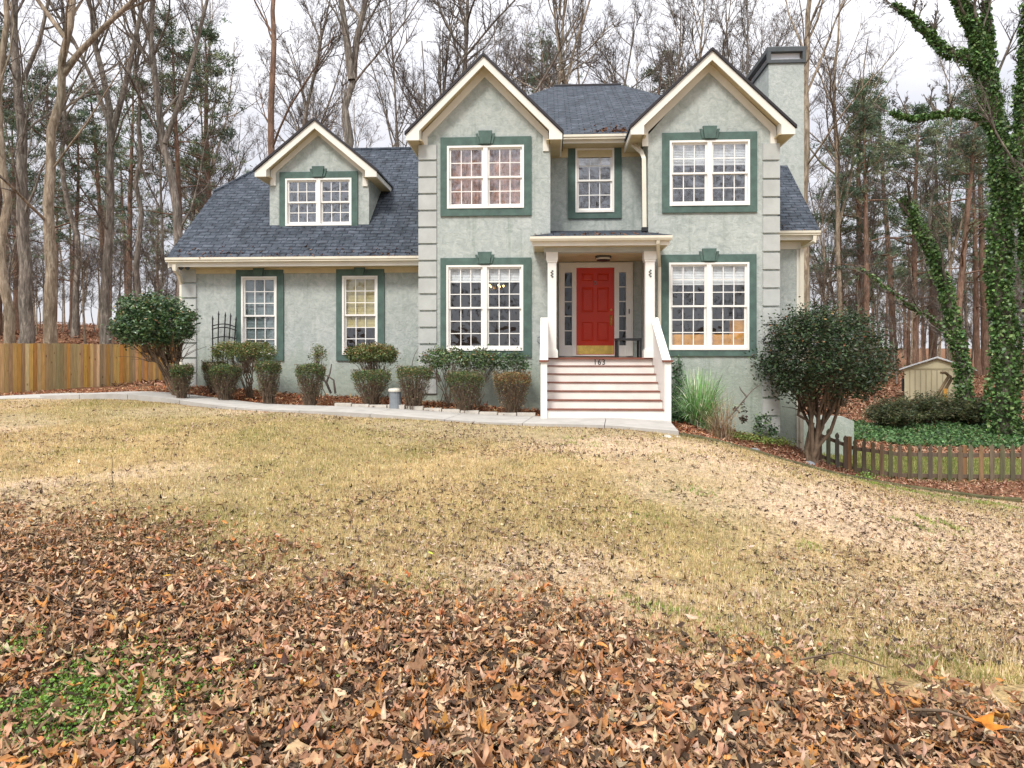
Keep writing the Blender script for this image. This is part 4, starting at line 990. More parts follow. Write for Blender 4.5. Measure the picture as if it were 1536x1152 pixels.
rock(1016, 11.5, .07, 'small stone at the right tip of the walk slab')
rock(1131, 13.2, .11, 'dark stone lying in leaves below the ornamental grass', 'plasticgrey')
rock(1212, 14.4, .14, 'dark grey stone at the foot of the round evergreen tree', 'plasticgrey')
# grey drum shaped ground light in the bed
p = on(593, 14.5); g = root('ground_light', tuple(p), 'grey canister with a pale lid standing in the shrub bed', 'canister')
obj('body', MB().lathe(p, [(.125,-.05),(.125,.36),(.135,.37),(.135,.39)], 18), M['plasticgrey'], g, smooth=False)
obj('lid', MB().lathe(p+Vector((0,0,.391)), [(.15,0),(.155,.03),(.13,.06),(.04,.075)], 18), M['frost'], g)
# wall trellis
p = P(318,560,16.7); zb2 = H(p.x,16.6); tr = root('iron_trellis', (p.x,16.65,zb2), 'rusty black iron trellis with spear tips leaning on the wing wall', 'trellis')
tx = lambda px: X(px, 16.65)
mb = MB(); tops = [(319,482),(331,476),(342,474),(347+8,474),(362+1,482)]; bots = [319,326,333,340,348]
for (px, py), bx in zip([(319,480),(328,473),(338,475),(346,476),(354,481)], bots):
    zt_ = Z(py,16.65,px); a = Vector((tx(bx),16.65,zb2-.05)); b_ = Vector((tx(px),16.65,zt_))
    obj('upright', MB().tube([a,(a.x*.7+b_.x*.3,16.65,zb2+.7),b_], .017, 5).lathe(b_+Vector((0,0,-.01)), [(.008,0),(.026,.03),(.016,.07),(.002,.13)], 6), M['black'], tr)
for zz, bow in ((489,4),(494,4),(508,3)):
    obj('hoop', MB().tube([(tx(318+37*t), 16.64, Z(zz-bow*math.sin(math.pi*t)-t*2*0+ (2*t if zz<500 else 0),16.65,335)) for t in np.linspace(0,1,9)], .014, 5), M['black'], tr)
# shed
sp_ = PT(1405,600,29.0); S = 29.0; zb2 = H(sp_.x, sp_.y)-.15
sh = root('garden_shed', (sp_.x, sp_.y, zb2), 'cream garden shed with a low metal roof behind the ivy bank', 'shed')
x0, x1 = PT(1363,560,S).x, PT(1448,560,S).x; ze = PT(1405,553,S).z; zp = PT(1405,537.5,S).z; y0, y1 = sp_.y, sp_.y+2.6; xm = PT(1406,540,S).x
mb = MB(); mb.prism([(x0,y0,zb2),(x1,y0,zb2),(x1,y0,ze),(xm,y0,zp-.04),(x0,y0,ze)], (0,2.6,0)); obj('wall', mb, M['shedwall'], sh)
mb = MB()
for k in range(1,12): xx = x0+(x1-x0)*k/12; mb.cur = None; mb.box(xx-.02,xx+.02,y0-.016,y0-.001,zb2+.05,ze-.06)
mb.box(x0-.02,x1+.02,y0-.02,y0-.001,ze-.04,ze+.03); obj('battens', mb, M['shedtrim'], sh)
for s, xe in ((-1,x0-.2),(1,x1+.2)):
    mb = MB(); mb.prism([(xe,y0-.15,ze-.08),(xm,y0-.15,zp+.02),(xm,y0-.15,zp+.07),(xe,y0-.15,ze-.03)][::-s], (0,2.9,0)); obj('roof', mb, M['shedroof'], sh)
obj('shutter', MB().box(x0-.10,x0-.002,y0+.1,y0+.7,ze-1.0,ze-.45), M['black'], sh)
sh.rotation_euler = (0,0,-math.atan2(sp_.x,sp_.y))
# leaning poles of an old swing frame in front of the shed
q = PT(1410,595,26.5); zz = H(q.x,q.y)
sw = root('swing_frame', (q.x,q.y,zz), 'old brown timber poles leaning together in front of the cream shed', 'swing frame')
for a_, b2 in (((1404,596),(1424,563)),((1410,598),(1428,567))):
    A_ = PT(*a_,26.5); B_ = PT(*b2,26.6); obj('pole', MB().tube([A_,B_], .06, 6), M['oldwood'], sw)
obj('pole', MB().tube([PT(1426,566,26.65),PT(1418,559,26.6),PT(1411,559,26.6)], [.07,.06,.05], 6), M['oldwood'], sw)
obj('post', MB().tube([PT(1418,602,26.4),PT(1418,583,26.4)], .07, 6), M['orangewood'], sw)

# ------------------------------------------------------------------ trees
class Tubes:
    """many tapered tubes as one mesh"""
    def __init__(s): s.V = []; s.F = []; s.n = 0
    def add(s, P_, r, k):
        P_ = np.asarray(P_, float); m = len(P_); T = np.gradient(P_, axis=0); T /= np.linalg.norm(T, axis=1, keepdims=True)+1e-9
        ref = np.array([1.,0,0]) if abs(T[0,0]) < .8 else np.array([0,1.,0])
        U = np.cross(T, ref); U /= np.linalg.norm(U, axis=1, keepdims=True); W = np.cross(T, U)
        a = np.arange(k)*2*np.pi/k
        V = P_[:,None]+(U[:,None]*np.cos(a)[None,:,None]+W[:,None]*np.sin(a)[None,:,None])*np.asarray(r)[:,None,None]
        s.V.append(V.reshape(-1,3)); i = np.arange(m-1)[:,None]*k; j = np.arange(k)[None,:]; j2 = (j+1)%k
        s.F.append((np.stack([i+j, i+j2, i+k+j2, i+k+j], 2).reshape(-1,4))+s.n); s.n += m*k
    def make(s, name, mat, parent): 
        return np_mesh(name, np.concatenate(s.V), np.concatenate(s.F), mat, parent, None, True)
def wander(rg, p, d, L, n, wob, up=0):
    pts = [np.array(p, float)]; d = np.array(d, float); st = L/n
    for _ in range(n):
        d = d + rg.normal(0, wob, 3); d[2] += up; d /= np.linalg.norm(d); pts.append(pts[-1]+d*st)
    return np.array(pts), d
def side_dir(rg, d, ang):
    a = rg.normal(0,1,3); a -= d*a.dot(d); a /= np.linalg.norm(a); return d*math.cos(ang)+a*math.sin(ang)
def grow(TK, TB, rg, base, pts, rad, levels, dens, spread, lenf, start, thick):
    """limbs off the polyline pts (radii rad) from fraction start upward"""
    def rec(P_, Rr, L, lev):
        cnt = dens[lev]; m = len(P_)
        for c_ in range(cnt):
            f = rg.uniform(start if lev == 0 else .2, .98); i = min(int(f*(m-1)), m-2); t = f*(m-1)-i
            p = P_[i]*(1-t)+P_[i+1]*t; r = (Rr[i]*(1-t)+Rr[i+1]*t); d = P_[i+1]-P_[i]; d /= np.linalg.norm(d)+1e-9
            nd = side_dir(rg, d, rg.uniform(*spread[lev])); nd[2] = nd[2]+ (.25 if lev < 2 else .1)
            nd /= np.linalg.norm(nd); l = L*lenf[lev]*rg.uniform(.6,1.2)*(1-.45*f); r0 = min(r*.75, thick[lev]*rg.uniform(.7,1.2))
            n = 6 if lev == 0 else 4 if lev == 1 else 3
            q, _ = wander(rg, p, nd, l, n, .13+.03*lev, .07 if lev < 2 else .03)
            rr = np.linspace(r0, max(r0*.22, .005), n+1)
            (TK if lev == 0 else TB).add(q, rr, 5 if lev == 0 else 3)
            if lev+1 < levels: rec(q, rr, l, lev+1)
    rec(np.array(pts), np.array(rad), np.linalg.norm(pts[-1]-pts[0]), 0)
def bare_tree(seed, H_, r0, loc, label, group=None, start=.35, cat='tree', bark='barkgrey', fork=True, dens=(13,7,6,4), lean=(0,0), pts=None, name='bare_tree'):
    rg = np.random.default_rng(seed); t = root(name, loc, label, cat, group); L = np.array(loc)
    TK, TB = Tubes(), Tubes()
    if pts is None:
        d0_ = np.array([lean[0]+rg.normal(0,.03), lean[1]+rg.normal(0,.03), 1.]); d0_ /= np.linalg.norm(d0_)
        p, dd = wander(rg, L+np.array([0,0,-.3]), d0_, H_, 14, .035, .02)
    else: p = np.array(pts, float)
    n = len(p); s = np.linspace(0,1,n); rad = r0*((1-s)**.85*.78)+.02; rad[0] *= 1.35; rad[1] *= 1.05
    TK.add(p, rad, 10)
    if fork and pts is None:
        k = rg.integers(5,8); q, _ = wander(rg, p[k], side_dir(rg, (p[k+1]-p[k])/np.linalg.norm(p[k+1]-p[k]), .38), H_*.45, 8, .06, .05); rr = np.linspace(rad[k]*.75, .03, 9); TK.add(q, rr, 8)
        grow(TK, TB, rg, None, q, rr, 4, (7,6,5,4), ((.5,1.0),(.5,1.0),(.4,.9),(.3,.9)), (.42,.45,.45,.5), .1, (.05,.028,.014,.008))
    grow(TK, TB, rg, None, p, rad, 4, dens, ((.5,1.05),(.5,1.0),(.4,.9),(.3,.9)), (.32,.45,.45,.5), start, (.060,.034,.019,.012))
    TK.make('trunk', M[bark], t); TB.make('branches', M['twig'], t); return t
NEEDLE = [(.09,.15,.08),(.13,.18,.09),(.06,.10,.06),(.18,.21,.11)]
def pine(seed, H_, r0, loc, label, group=None, crown=.55, fac=1.0, name='pine_tree', wide=1.0):
    rg = np.random.default_rng(seed); t = root(name, loc, label, 'tree', group); L = np.array(loc)
    TK = Tubes(); d0_ = np.array([rg.normal(0,.02), rg.normal(0,.02), 1.]); p, _ = wander(rg, L+np.array([0,0,-.3]), d0_/np.linalg.norm(d0_), H_, 12, .015, .01)
    n = len(p); s = np.linspace(0,1,n); rad = r0*(1-s)**.7+.02; TK.add(p, rad, 9); C = []
    for b_ in range(int(40*fac)):
        f = crown+(1-crown)*rg.random()**.85 if b_ > 6 else rg.uniform(crown-.25, crown); i = min(int(f*(n-1)), n-2); tt = f*(n-1)-i; q = p[i]*(1-tt)+p[i+1]*tt
        an = rg.uniform(0, 2*np.pi); L_ = (H_*.17*(1-f)**.5+.5)*rg.uniform(.6,1.2)*wide; d = np.array([math.cos(an), math.sin(an), rg.uniform(.0,.55)]); d /= np.linalg.norm(d)
        w_, _ = wander(rg, q, d, L_, 5, .14, .03); TK.add(w_, np.linspace(.045*L_/3+.012,.008,6), 4)
        if b_ > 3:
            for c_ in range(rg.integers(5,10)): 
                k = rg.uniform(1.6,5); i2 = min(int(k),4); e = w_[i2]*(1-(k-i2))+w_[i2+1]*(k-i2); C.append(e+rg.normal(0,[.42*L_/2.2+.1]*3)*np.array([1,1,.5]))
    TK.make('trunk', M['barkpine'], t); C = np.array(C); k = 28; m = len(C)
    ctr = np.repeat(C, k, 0)+rg.normal(0,.15,(m*k,3))*np.array([1,1,.7]); d = rg.normal(0,1,(m*k,3)); d[:,2] += .5; d /= np.linalg.norm(d,axis=1,keepdims=True)
    side = np.cross(d, rg.normal(0,1,(m*k,3))); side /= np.linalg.norm(side,axis=1,keepdims=True); ln = rg.uniform(.20,.36,(m*k,1))
    V = np.stack([ctr-side*.034, ctr+side*.034, ctr+d*ln], 1).reshape(-1,3); tint = np.repeat(palette(m, NEEDLE, None, .22, rg), k, 0)*rg.uniform(.8,1.2,(m*k,1))
    np_mesh('foliage', V, np.arange(m*k*3).reshape(-1,3), M['leaf'], t, np.repeat(tint, 3, 0)); return t

# the individually recognisable trees on the left
def tp(px, t): v = on(px, t); return (v.x, v.y, v.z)
def trunk_px(pts, t, dy=0):
    """trunk centre line through pixel points at depth about t, from the ground up"""
    o = []; 
    for i, (px, py) in enumerate(pts): v = PT(px, py, t+dy*i); o.append((v.x, v.y, v.z))
    g_ = on(pts[0][0], t); o[0] = (g_.x, g_.y, g_.z-.3); return o
def hero(seed, pts, t, r0, label, bark, start=.35, dens=(13,7,6,4), extra=(), top=None, group=None):
    P_ = trunk_px(pts, t); up = np.array(P_[-1]); d = up-np.array(P_[-2]); d /= np.linalg.norm(d)
    rg = np.random.default_rng(seed); ext, _ = wander(rg, up, d, 9, 5, .08, .03); P_ = [np.array(a) for a in P_]+list(ext[1:])
    # resample smoothly
    P_ = np.array(P_); s = np.concatenate([[0], np.cumsum(np.linalg.norm(np.diff(P_,axis=0),axis=1))]); u = np.linspace(0, s[-1], 18); P2 = np.stack([np.interp(u, s, P_[:,k]) for k in range(3)], 1)
    P2[1:-1,:2] += rg.normal(0,.09,(16,2))
    L = P2[0].copy(); L[2] += .3
    tr = bare_tree(seed, 0, r0, tuple(L), label, group, start, pts=P2, bark=bark, dens=dens, fork=False)
    if extra:
        TK, TB = Tubes(), Tubes()
        for e, r1 in extra:
            q = np.array([tuple(PT(px, py, t)) for px, py in e]); d = q[-1]-q[-2]; d /= np.linalg.norm(d); x2, _ = wander(rg, q[-1], d, 6, 4, .08, .03); q = np.concatenate([q, x2[1:]])
            s = np.concatenate([[0], np.cumsum(np.linalg.norm(np.diff(q,axis=0),axis=1))]); u = np.linspace(0, s[-1], 10); q = np.stack([np.interp(u, s, q[:,k]) for k in range(3)], 1)
            rr = np.linspace(r1, .03, 10); TK.add(q, rr, 8); grow(TK, TB, rg, None, q, rr, 4, (8,6,5,4), ((.5,1.0),(.5,1.0),(.4,.9),(.3,.9)), (.35,.45,.45,.5), .25, (.06,.03,.014,.008))
        TK.make('limb', M[bark], tr); TB.make('limb_branches', M['twig'], tr)
    return tr
hero(11, [(70,515),(78,400),(80,250),(92,120),(107,0)], 27, .30, 'thick pale flaky barked bare tree behind the cedar fence', 'barklight', .25, (16,7,6,4), [([(93,115),(125,70),(200,0)],.12),([(100,60),(60,5)],.10)])
hero(12, [(34,520),(36,380),(34,200),(26,80),(22,0)], 31, .37, 'massive dark grey bare trunk near the left edge of the view', 'barkgrey', .22, (17,7,6,4), [([(35,120),(60,60)],.10)])
hero(13, [(160,515),(158,380),(166,190),(152,100),(130,0)], 34, .28, 'tall bare tree forking high above the middle of the cedar fence', 'barkgrey', .22, (17,7,6,4), [([(164,215),(190,120),(215,0)],.16),([(166,190),(135,110),(110,60)],.12)])
hero(14, [(285,460),(262,300),(240,170),(228,60),(226,0)], 31, .27, 'bare tree leaning left just behind the wing roof corner', 'barkgrey', .25, (18,7,6,4), [([(247,215),(285,110),(310,0)],.12)])
hero(15, [(8,520),(6,300),(2,160),(10,0)], 26, .22, 'slim grey bare tree cut by the left edge of the view', 'barklight', .4, (9,6,5,4))
hero(16, [(405,480),(408,300),(410,150),(409,0)], 33, .27, 'straight reddish trunk rising behind the dormer', 'barkpine', .3, (9,5,5,4))
hero(17, [(525,480),(520,250),(526,130),(535,60),(548,0)], 33, .30, 'bare tree with a high narrow fork right of the dormer peak', 'barkgrey', .3, (16,7,6,4), [([(528,120),(520,60),(512,0)],.2)])
hero(18, [(1208,560),(1206,300),(1208,100),(1212,0)], 31, .26, 'slender bare tree rising just behind the chimney', 'barklight', .35, (12,6,5,4))
hero(19, [(112,515),(118,380),(96,260),(100,60)], 40, .22, 'thin grey bare tree between the flaky trunk and the forked tree', 'barkgrey', .45, (9,6,5,4))
hero(20, [(212,500),(206,380),(214,230),(205,60)], 38, .20, 'thin dark bare tree right of the high forking tree', 'barkgrey', .4, (9,6,5,4))

# prototypes for the woods, then copies of them
zone = lambda i: None
def spot(px, t): return tp(px, t)
GB = 'bare trees in the woods behind the house'; GP_ = 'pines in the woods behind the house'
LB = 'bare grey tree among many in the woods behind the house'; LPn = 'tall pine among many in the woods behind the house'
bares, pines = [], []
bp = [(300,48),(640,40),(760,46),(890,42),(1000,44),(1110,43),(1260,40)]
for i, (px, t) in enumerate(bp): bares.append(bare_tree(100+i, rng.uniform(22,27), rng.uniform(.15,.24), spot(px,t), LB, GB, start=rng.uniform(.25,.4), bark='barkgrey' if i%3 else 'barklight', dens=(19,9,8,5)))
pp = [(318,44,20),(806,52,24),(960,50,23),(1290,46,20),(190,56,22)]
for i, (px, t, h_) in enumerate(pp): pines.append(pine(200+i, h_, .26, spot(px,t), LPn, GP_, crown=[.45,.6,.62,.5,.5][i], wide=1.15))
rs = np.random.default_rng(77)
def put(src, px, t, sc, lab=None, grp=None):
    c_ = copy_tree(src, tp(px, t), rs.uniform(0,6.28), sc)
    if lab: c_['label'] = lab
    if grp: c_['group'] = grp
    return c_
def scatter(n, lo, hi, t0, t1, pine_share, lb=LB, lp=LPn, gb=GB, gp2=GP_, smin=.75, smax=1.1):
    for i in range(n):
        px = lo+(hi-lo)*(i+rs.uniform(.1,.9))/n; t = rs.uniform(t0,t1)
        if rs.random() < pine_share: put(pines[rs.integers(len(pines))], px, t, rs.uniform(smin,smax), lp, gp2)
        else: put(bares[rs.integers(len(bares))], px, t, (lambda s: (s*rs.uniform(.8,1.3),)*2+(s,))(rs.uniform(smin,smax)), lb, gb)
LL = ('bare tree in the left woods beyond the cedar fence','pine in the left woods beyond the cedar fence','bare trees in the left woods','pines in the left woods')
RL = ('bare tree in the right woods beyond the shed','pine in the right woods beyond the shed','bare trees in the right woods','pines in the right woods')
scatter(10, -120, 330, 38, 52, .45, *LL, .7, .9); scatter(14, -160, 420, 52, 85, .40, *LL, .7, 1.0)
scatter(12, 420, 1180, 38, 58, .10, smin=.85, smax=1.12)
scatter(10, 380, 1200, 60, 90, .30, smin=.9, smax=1.2)
for px, t, k, s_ in ((1300,40,1,.72),(1372,43,0,.86),(1432,39,2,.74),(1478,46,1,.9),(1340,52,2,.95),(1400,55,0,1.0),(1262,44,3,.66)): put(pines[k], px, t, s_, RL[1], RL[3])
scatter(9, 1225, 1640, 36, 50, .4, *RL, .45, .75); scatter(20, 1225, 1700, 50, 75, .45, *RL, .5, .8); scatter(28, 1210, 1750, 75, 110, .5, *RL, .55, .85)
scatter(14, -200, 460, 85, 120, .5, *LL, .75, 1.0)
scatter(16, 1215, 1760, 108, 150, .6, *RL, .6, .9); scatter(10, -220, 460, 115, 150, .6, *LL, .8, 1.0)
# understory saplings
rsL = ('thin bare sapling among the trunks of the left woods','bare saplings in the left woods'); rsR = ('thin bare sapling among the trunks of the right woods','bare saplings in the right woods')
for n, lo, hi, t0, t1, la in ((44,-90,340,31,60,rsL),(34,1215,1620,32,62,rsR),(24,1200,1700,60,100,rsR)):
    for i in range(n): put(bares[rs.integers(len(bares))], lo+(hi-lo)*(i+rs.random())/n, rs.uniform(t0,t1), (lambda q: (q*1.5,q*1.5,q))(rs.uniform(.14,.36)), *la)
# trees across the road, mirrored in the windows
rm = np.random.default_rng(4)
for i in range(16):
    x, y = -24+3.0*i+rm.uniform(-1,1), rm.uniform(-34,-16)
    c_ = copy_tree(bares[i % len(bares)], (x,y,H(x,y)), i*1.1, (.9,.9,.72)); c_['label'] = 'bare tree across the yard mirrored in the windows'; c_['group'] = 'bare trees mirrored in the windows'
# ------------------------------------------------------------------ shrubs
def blob(rg, n, c, r, K, sd, shell=.75, zmin=-1, flat=0):
    """n points in leafy clusters spread through an ellipsoid"""
    d = rg.normal(0,1,(K*3,3)); d /= np.linalg.norm(d,axis=1,keepdims=True); d = d[d[:,2] > zmin][:K]; rad = np.where(rg.random(len(d)) < shell, rg.uniform(.80,1.0,len(d)), rg.uniform(.2,.8,len(d)))
    q = d*rad[:,None]
    if flat: q[:,2] = np.clip(q[:,2], -1, flat)
    ctr = np.array(c)+q*np.array(r); k = rg.integers(0,len(ctr),n)
    return ctr[k]+rg.normal(0,sd,(n,3)), d[k]
def stems(rg, base, tops, r0, r1, tb, wob=.05, k=4, n=5):
    for t in tops:
        b_ = np.array(base)+np.array([rg.normal(0,.04),rg.normal(0,.04),-.05]); t = np.array(t); u = np.linspace(0,1,n+1)[:,None]
        L = np.linalg.norm(t-b_); p = b_*(1-u)+t*u; p[:,2] += np.sin(u[:,0]*np.pi)*-.0; p[:,:2] = b_[:2]+(t[:2]-b_[:2])*(u**1.5); p[1:-1] += rg.normal(0,wob*L,(n-1,3))*.6
        tb.add(p, np.linspace(r0,r1,n+1), k)
GREEN = [(.04,.095,.035),(.07,.14,.05),(.03,.065,.03),(.12,.19,.07)]
OLIVE = [(.09,.14,.04),(.13,.18,.05),(.06,.095,.03),(.19,.20,.06)]
GOLDEN = [(.34,.22,.08),(.42,.28,.12),(.18,.13,.05),(.10,.12,.035),(.28,.10,.04)]
BROWNTW = [(.16,.11,.07),(.22,.16,.10),(.11,.08,.055)]
def clipped(seed, px, t, y_top, w_, label, gold=0.0, group=None, lean=0, side=.75, cat='shrub'):
    """a small shrub clipped flat: tight green top skin over bare brown twiggy sides, tapering to the ground"""
    rg = np.random.default_rng(seed); b_ = on(px, t); top = PT(px, y_top, t).z; Hh = top-b_.z; W = w_/1024*t/2
    r = root('clipped_shrub', tuple(b_), label, cat, group); tb = Tubes()
    for i in range(150):
        a = rg.uniform(0,2*np.pi); f = math.sqrt(rg.random()); e = (b_.x+lean*W+W*f*math.cos(a), b_.y+W*f*math.sin(a), b_.z+Hh*rg.uniform(.55,.95))
        stems(rg, (b_.x+.25*W*f*math.cos(a), b_.y+.25*W*f*math.sin(a), b_.z), [e], .0075, .003, tb, .045, 3, 4)
    for i in range(420):        # fine side twigs
        a = rg.uniform(0,2*np.pi); h_ = rg.uniform(.2,.9); rr = W*(.45+.55*h_**.7)*rg.uniform(.75,1.03); p = np.array([b_.x+lean*W*h_+rr*math.cos(a), b_.y+rr*math.sin(a), b_.z+Hh*h_])
        q = p+rg.normal(0,.05,3)+np.array([.02*math.cos(a),.02*math.sin(a),.07]); tb.add(np.array([p,(p+q)/2+rg.normal(0,.01,3),q]), [.0035,.003,.002], 3)
    tb.make('twigs', M['twigbush'], r)
    n = 3600; a = rg.uniform(0,2*np.pi,n); f = np.sqrt(rg.random(n)); z = top-.02-rg.gamma(1.8,.042,n)-.10*f**4; P_ = np.stack([b_.x+lean*W+W*1.05*f*np.cos(a), b_.y+W*1.05*f*np.sin(a), z], 1)
    m = int(1500*side); a = rg.uniform(0,2*np.pi,m); h_ = 1-rg.beta(1.1,2.2,m)*.85; rr = W*(.45+.58*h_**.6)*rg.uniform(.85,1.05,m); P2 = np.stack([b_.x+lean*W*h_+rr*np.cos(a), b_.y+rr*np.sin(a), b_.z+Hh*h_], 1)
    P_ = np.concatenate([P_,P2]); g_ = rg.random(len(P_)); bump_ = vnoise(P_[:,0]*1.0+50, P_[:,1]+50, .16, seed); P_[:,2] += (bump_-.5)*.07
    cols = np.where((g_ < gold)[:,None], palette(len(P_), GOLDEN, None, .2, rg), palette(len(P_), OLIVE+GREEN[:2], None, .25, rg))
    lowbrown = rg.random(m) < .55; cols[n:][lowbrown] = palette(int(lowbrown.sum()), BROWNTW, None, .2, rg)
    quad_leaves('foliage', P_, rg.uniform(.025,.048,len(P_)), cols, M['leaf'], r, rg=rg); return r
def shrub(seed, px, t, y0, y1, w_, label, name='shrub', pal=GREEN, gold=.0, leaf=.06, n=3500, K=90, sd=.06, ns=9, gloss=False, flat=.55, base_px=None, r0=.022, stem_spread=.7, zmin=-.5, depth=1.0, mat=None, cat='shrub'):
    """a crown of leaves between picture rows y0..y1 on bare stems rising from the ground"""
    rg = np.random.default_rng(seed); b_ = on(base_px or px, t); c = PT(px,(y0+y1)/2,t); hz = (y1-y0)/2/1024*t; W = w_/2/1024*t
    r = root(name, tuple(b_), label, cat); tb = Tubes(); tops = []
    for i in range(ns): a = rg.uniform(0,2*np.pi); f = math.sqrt(rg.random())*stem_spread; tops.append((c.x+W*f*math.cos(a), c.y+W*depth*f*math.sin(a), c.z-hz*rg.uniform(-.1,.6)))
    stems(rg, b_, tops, r0, r0*.35, tb, .05, 5)
    for tt in tops:
        for j in range(7): e = np.array(tt)+rg.normal(0,[W*.25,W*depth*.25,hz*.35]); s0 = np.array(b_)*.4+np.array(tt)*.6; stems(rg, s0-np.array([0,0,-.05]), [e], r0*.4, .004, tb, .05, 3, 3)
    tb.make('stems', M[mat or 'twigbush'], r)
    P_, d = blob(rg, n, (c.x,c.y,c.z), (W*.93,W*depth*.93,hz*.9), K, sd, .8, zmin, flat)
    cols = palette(n, pal, None, .22, rg); up = (P_[:,2]-c.z)/hz; g_ = rg.random(n) < gold*np.clip(.4+up,0,1.3); cols[g_] = palette(int(g_.sum()), GOLDEN, None, .2, rg)
    quad_leaves('foliage', P_, rg.uniform(leaf*.6,leaf*1.15,n), cols, M['gloss' if gloss else 'leaf'], r, rg=rg, aspect=.5); return r
shrub(1, 230, 15.4, 439, 528, 116, 'large round topped evergreen on leaning bare stems at the left corner of the wing', 'evergreen_tree', GREEN, .08, .085, 14000, 260, .075, 17, True, 1.0, 268, .030, .75, -.8, cat='tree')
clipped(2, 273, 15.0, 546, 30, 'smallest clipped shrub at the foot of the leaning evergreen', .05)
clipped(3, 322, 16.3, 541, 34, 'brownish clipped shrub left of the mushroom shaped shrub', .25)
clipped(4, 338, 15.3, 545, 44, 'wide clipped shrub in front of the iron trellis', .05)
shrub(5, 367, 15.9, 507, 549, 98, 'mushroom shaped shrub with reddish tips below the narrow trellis window', 'shrub', OLIVE, .30, .050, 8500, 150, .045, 13, False, .5, 376, .016, .6, -.6)
clipped(6, 402, 15.0, 541, 36, 'slim clipped shrub right of the mushroom shaped shrub', .12)
clipped(7, 466, 14.9, 545, 42, 'goblet shaped clipped shrub beside bare grey branches', .05)
shrub(8, 477, 15.9, 517, 548, 27, 'small leafy tuft standing behind the goblet shaped shrub', 'shrub', OLIVE, .2, .045, 900, 26, .04, 4, False, .9, 480, .012, .5, -1)
shrub(9, 557, 15.8, 511, 552, 80, 'flat topped golden tipped shrub below the yellow lit wing window', 'shrub', OLIVE, .45, .055, 8000, 140, .045, 12, False, .5, 560, .018, .6, -.6)
clipped(10, 557, 14.8, 554, 56, 'broad clipped shrub in front of the golden tipped shrub', .06)
clipped(11, 622, 14.5, 549, 52, 'clipped shrub just right of the grey canister', .12)
clipped(12, 698, 14.4, 556, 54, 'brown sided clipped shrub below the wide lower window', .08, side=1.0)
clipped(13, 768, 14.4, 557, 54, 'golden brown clipped shrub nearest the porch steps', .85, side=1.3)
shrub(14, 668, 15.2, 521, 560, 78, 'loose leggy green shrub against the quoined corner', 'shrub', [(.07,.13,.04),(.10,.17,.06),(.045,.08,.03),(.16,.2,.07)], .10, .075, 1700, 60, .06, 9, True, .7, 672, .012, .8, -.7, .7)
shrub(15, 718, 15.3, 521, 556, 62, 'loose leggy green shrub under the middle of the wide lower window', 'shrub', [(.07,.13,.04),(.10,.17,.06),(.045,.08,.03),(.16,.2,.07)], .12, .075, 1300, 45, .06, 7, True, .7, 716, .012, .8, -.7, .7)
shrub(16, 768, 15.2, 528, 558, 52, 'loose leggy green shrub behind the golden brown shrub', 'shrub', [(.06,.12,.04),(.09,.15,.06),(.045,.08,.03)], .05, .07, 1000, 36, .06, 6, True, .7, 762, .010, .8, -.7, .7)
shrub(17, 1237, 14.9, 460, 612, 190, 'big dense round evergreen tree at the right corner of the house', 'evergreen_tree', [(.026,.055,.022),(.042,.08,.03),(.018,.036,.018),(.075,.12,.05),(.05,.045,.025)], .03, .085, 24000, 260, .14, 13, False, 1.0, 1219, .055, .55, -.85, cat='tree')
def twiggy(seed, name, label, cat, lines, t, r0, mat='twig'):
    rg = np.random.default_rng(seed); b_ = on(lines[0][0][0], t); r = None; tb = Tubes()
    for ln in lines:
        P_ = np.array([tuple(PT(x,y,t)) for x, y in ln]); P_[:,1] += rg.normal(0,.04,len(P_)); tb.add(P_, np.linspace(r0, r0*.4, len(P_)), 5)
    o = tb.make(name, M[mat], None); return tag(o, label, cat)
twiggy(21, 'bare_branches', 'bare grey cut branches leaning right of the goblet shaped shrub', 'branches', [[(496,590),(489,575),(480,563),(470,556)],[(503,590),(501,570),(492,564),(484,562)],[(489,575),(494,560),(497,546)],[(496,590),(488,570),(486,562)]], 15.6, .028)
twiggy(22, 'bare_branches', 'dark Y shaped bare branch leaning from the bed right of the ornamental grass', 'branches', [[(1091,628),(1105,612),(1119,595),(1128,585),(1140,578)],[(1119,595),(1113,586),(1110,580)]], 14.6, .020)
twiggy(23, 'bare_branches', 'short bare twig in front of the wing wall left of the quoins', 'branches', [[(618,560),(618,545),(622,532),(630,520)]], 16.2, .010)
# ornamental grass
def arching(seed, px, t, n, L0, L1, name, label, pal, wd=.010):
    rg = np.random.default_rng(seed); b_ = on(px, t); r = root(name, tuple(b_), label, 'grass clump'); V = []; F_ = []; C = []
    for i in range(n):
        a = rg.uniform(0,2*np.pi); L = rg.uniform(L0,L1); out = rg.uniform(.15,1.0)**1.2; p = np.array(b_)+np.array([rg.normal(0,.09),rg.normal(0,.09),0]); el = R(88-30*out); seg = 7; d = np.array([math.cos(a)*math.cos(el), math.sin(a)*math.cos(el), math.sin(el)])
        s = np.array([-math.sin(a), math.cos(a), 0]); i0 = len(V); c_ = palette(1, pal, None, .15, rg)[0]
        for k in range(seg+1):
            w_ = wd*(1-(k/seg)**2*.85); V += [p-s*w_, p+s*w_]; C += [c_, c_]; p = p+d*L/seg; d = d+np.array([0,0,-.09-.20*out]); d /= np.linalg.norm(d)
        for k in range(seg): F_.append((i0+2*k, i0+2*k+1, i0+2*k+3, i0+2*k+2))
    np_mesh('blades', np.array(V), np.array(F_), M['leaf'], r, np.array(C)); return r
arching(31, 1050, 14.3, 520, .75, 1.35, 'ornamental_grass', 'bright green arching ornamental grass right of the porch steps', [(.22,.46,.13),(.32,.56,.22),(.42,.56,.34),(.14,.32,.09),(.56,.60,.42)], .014)
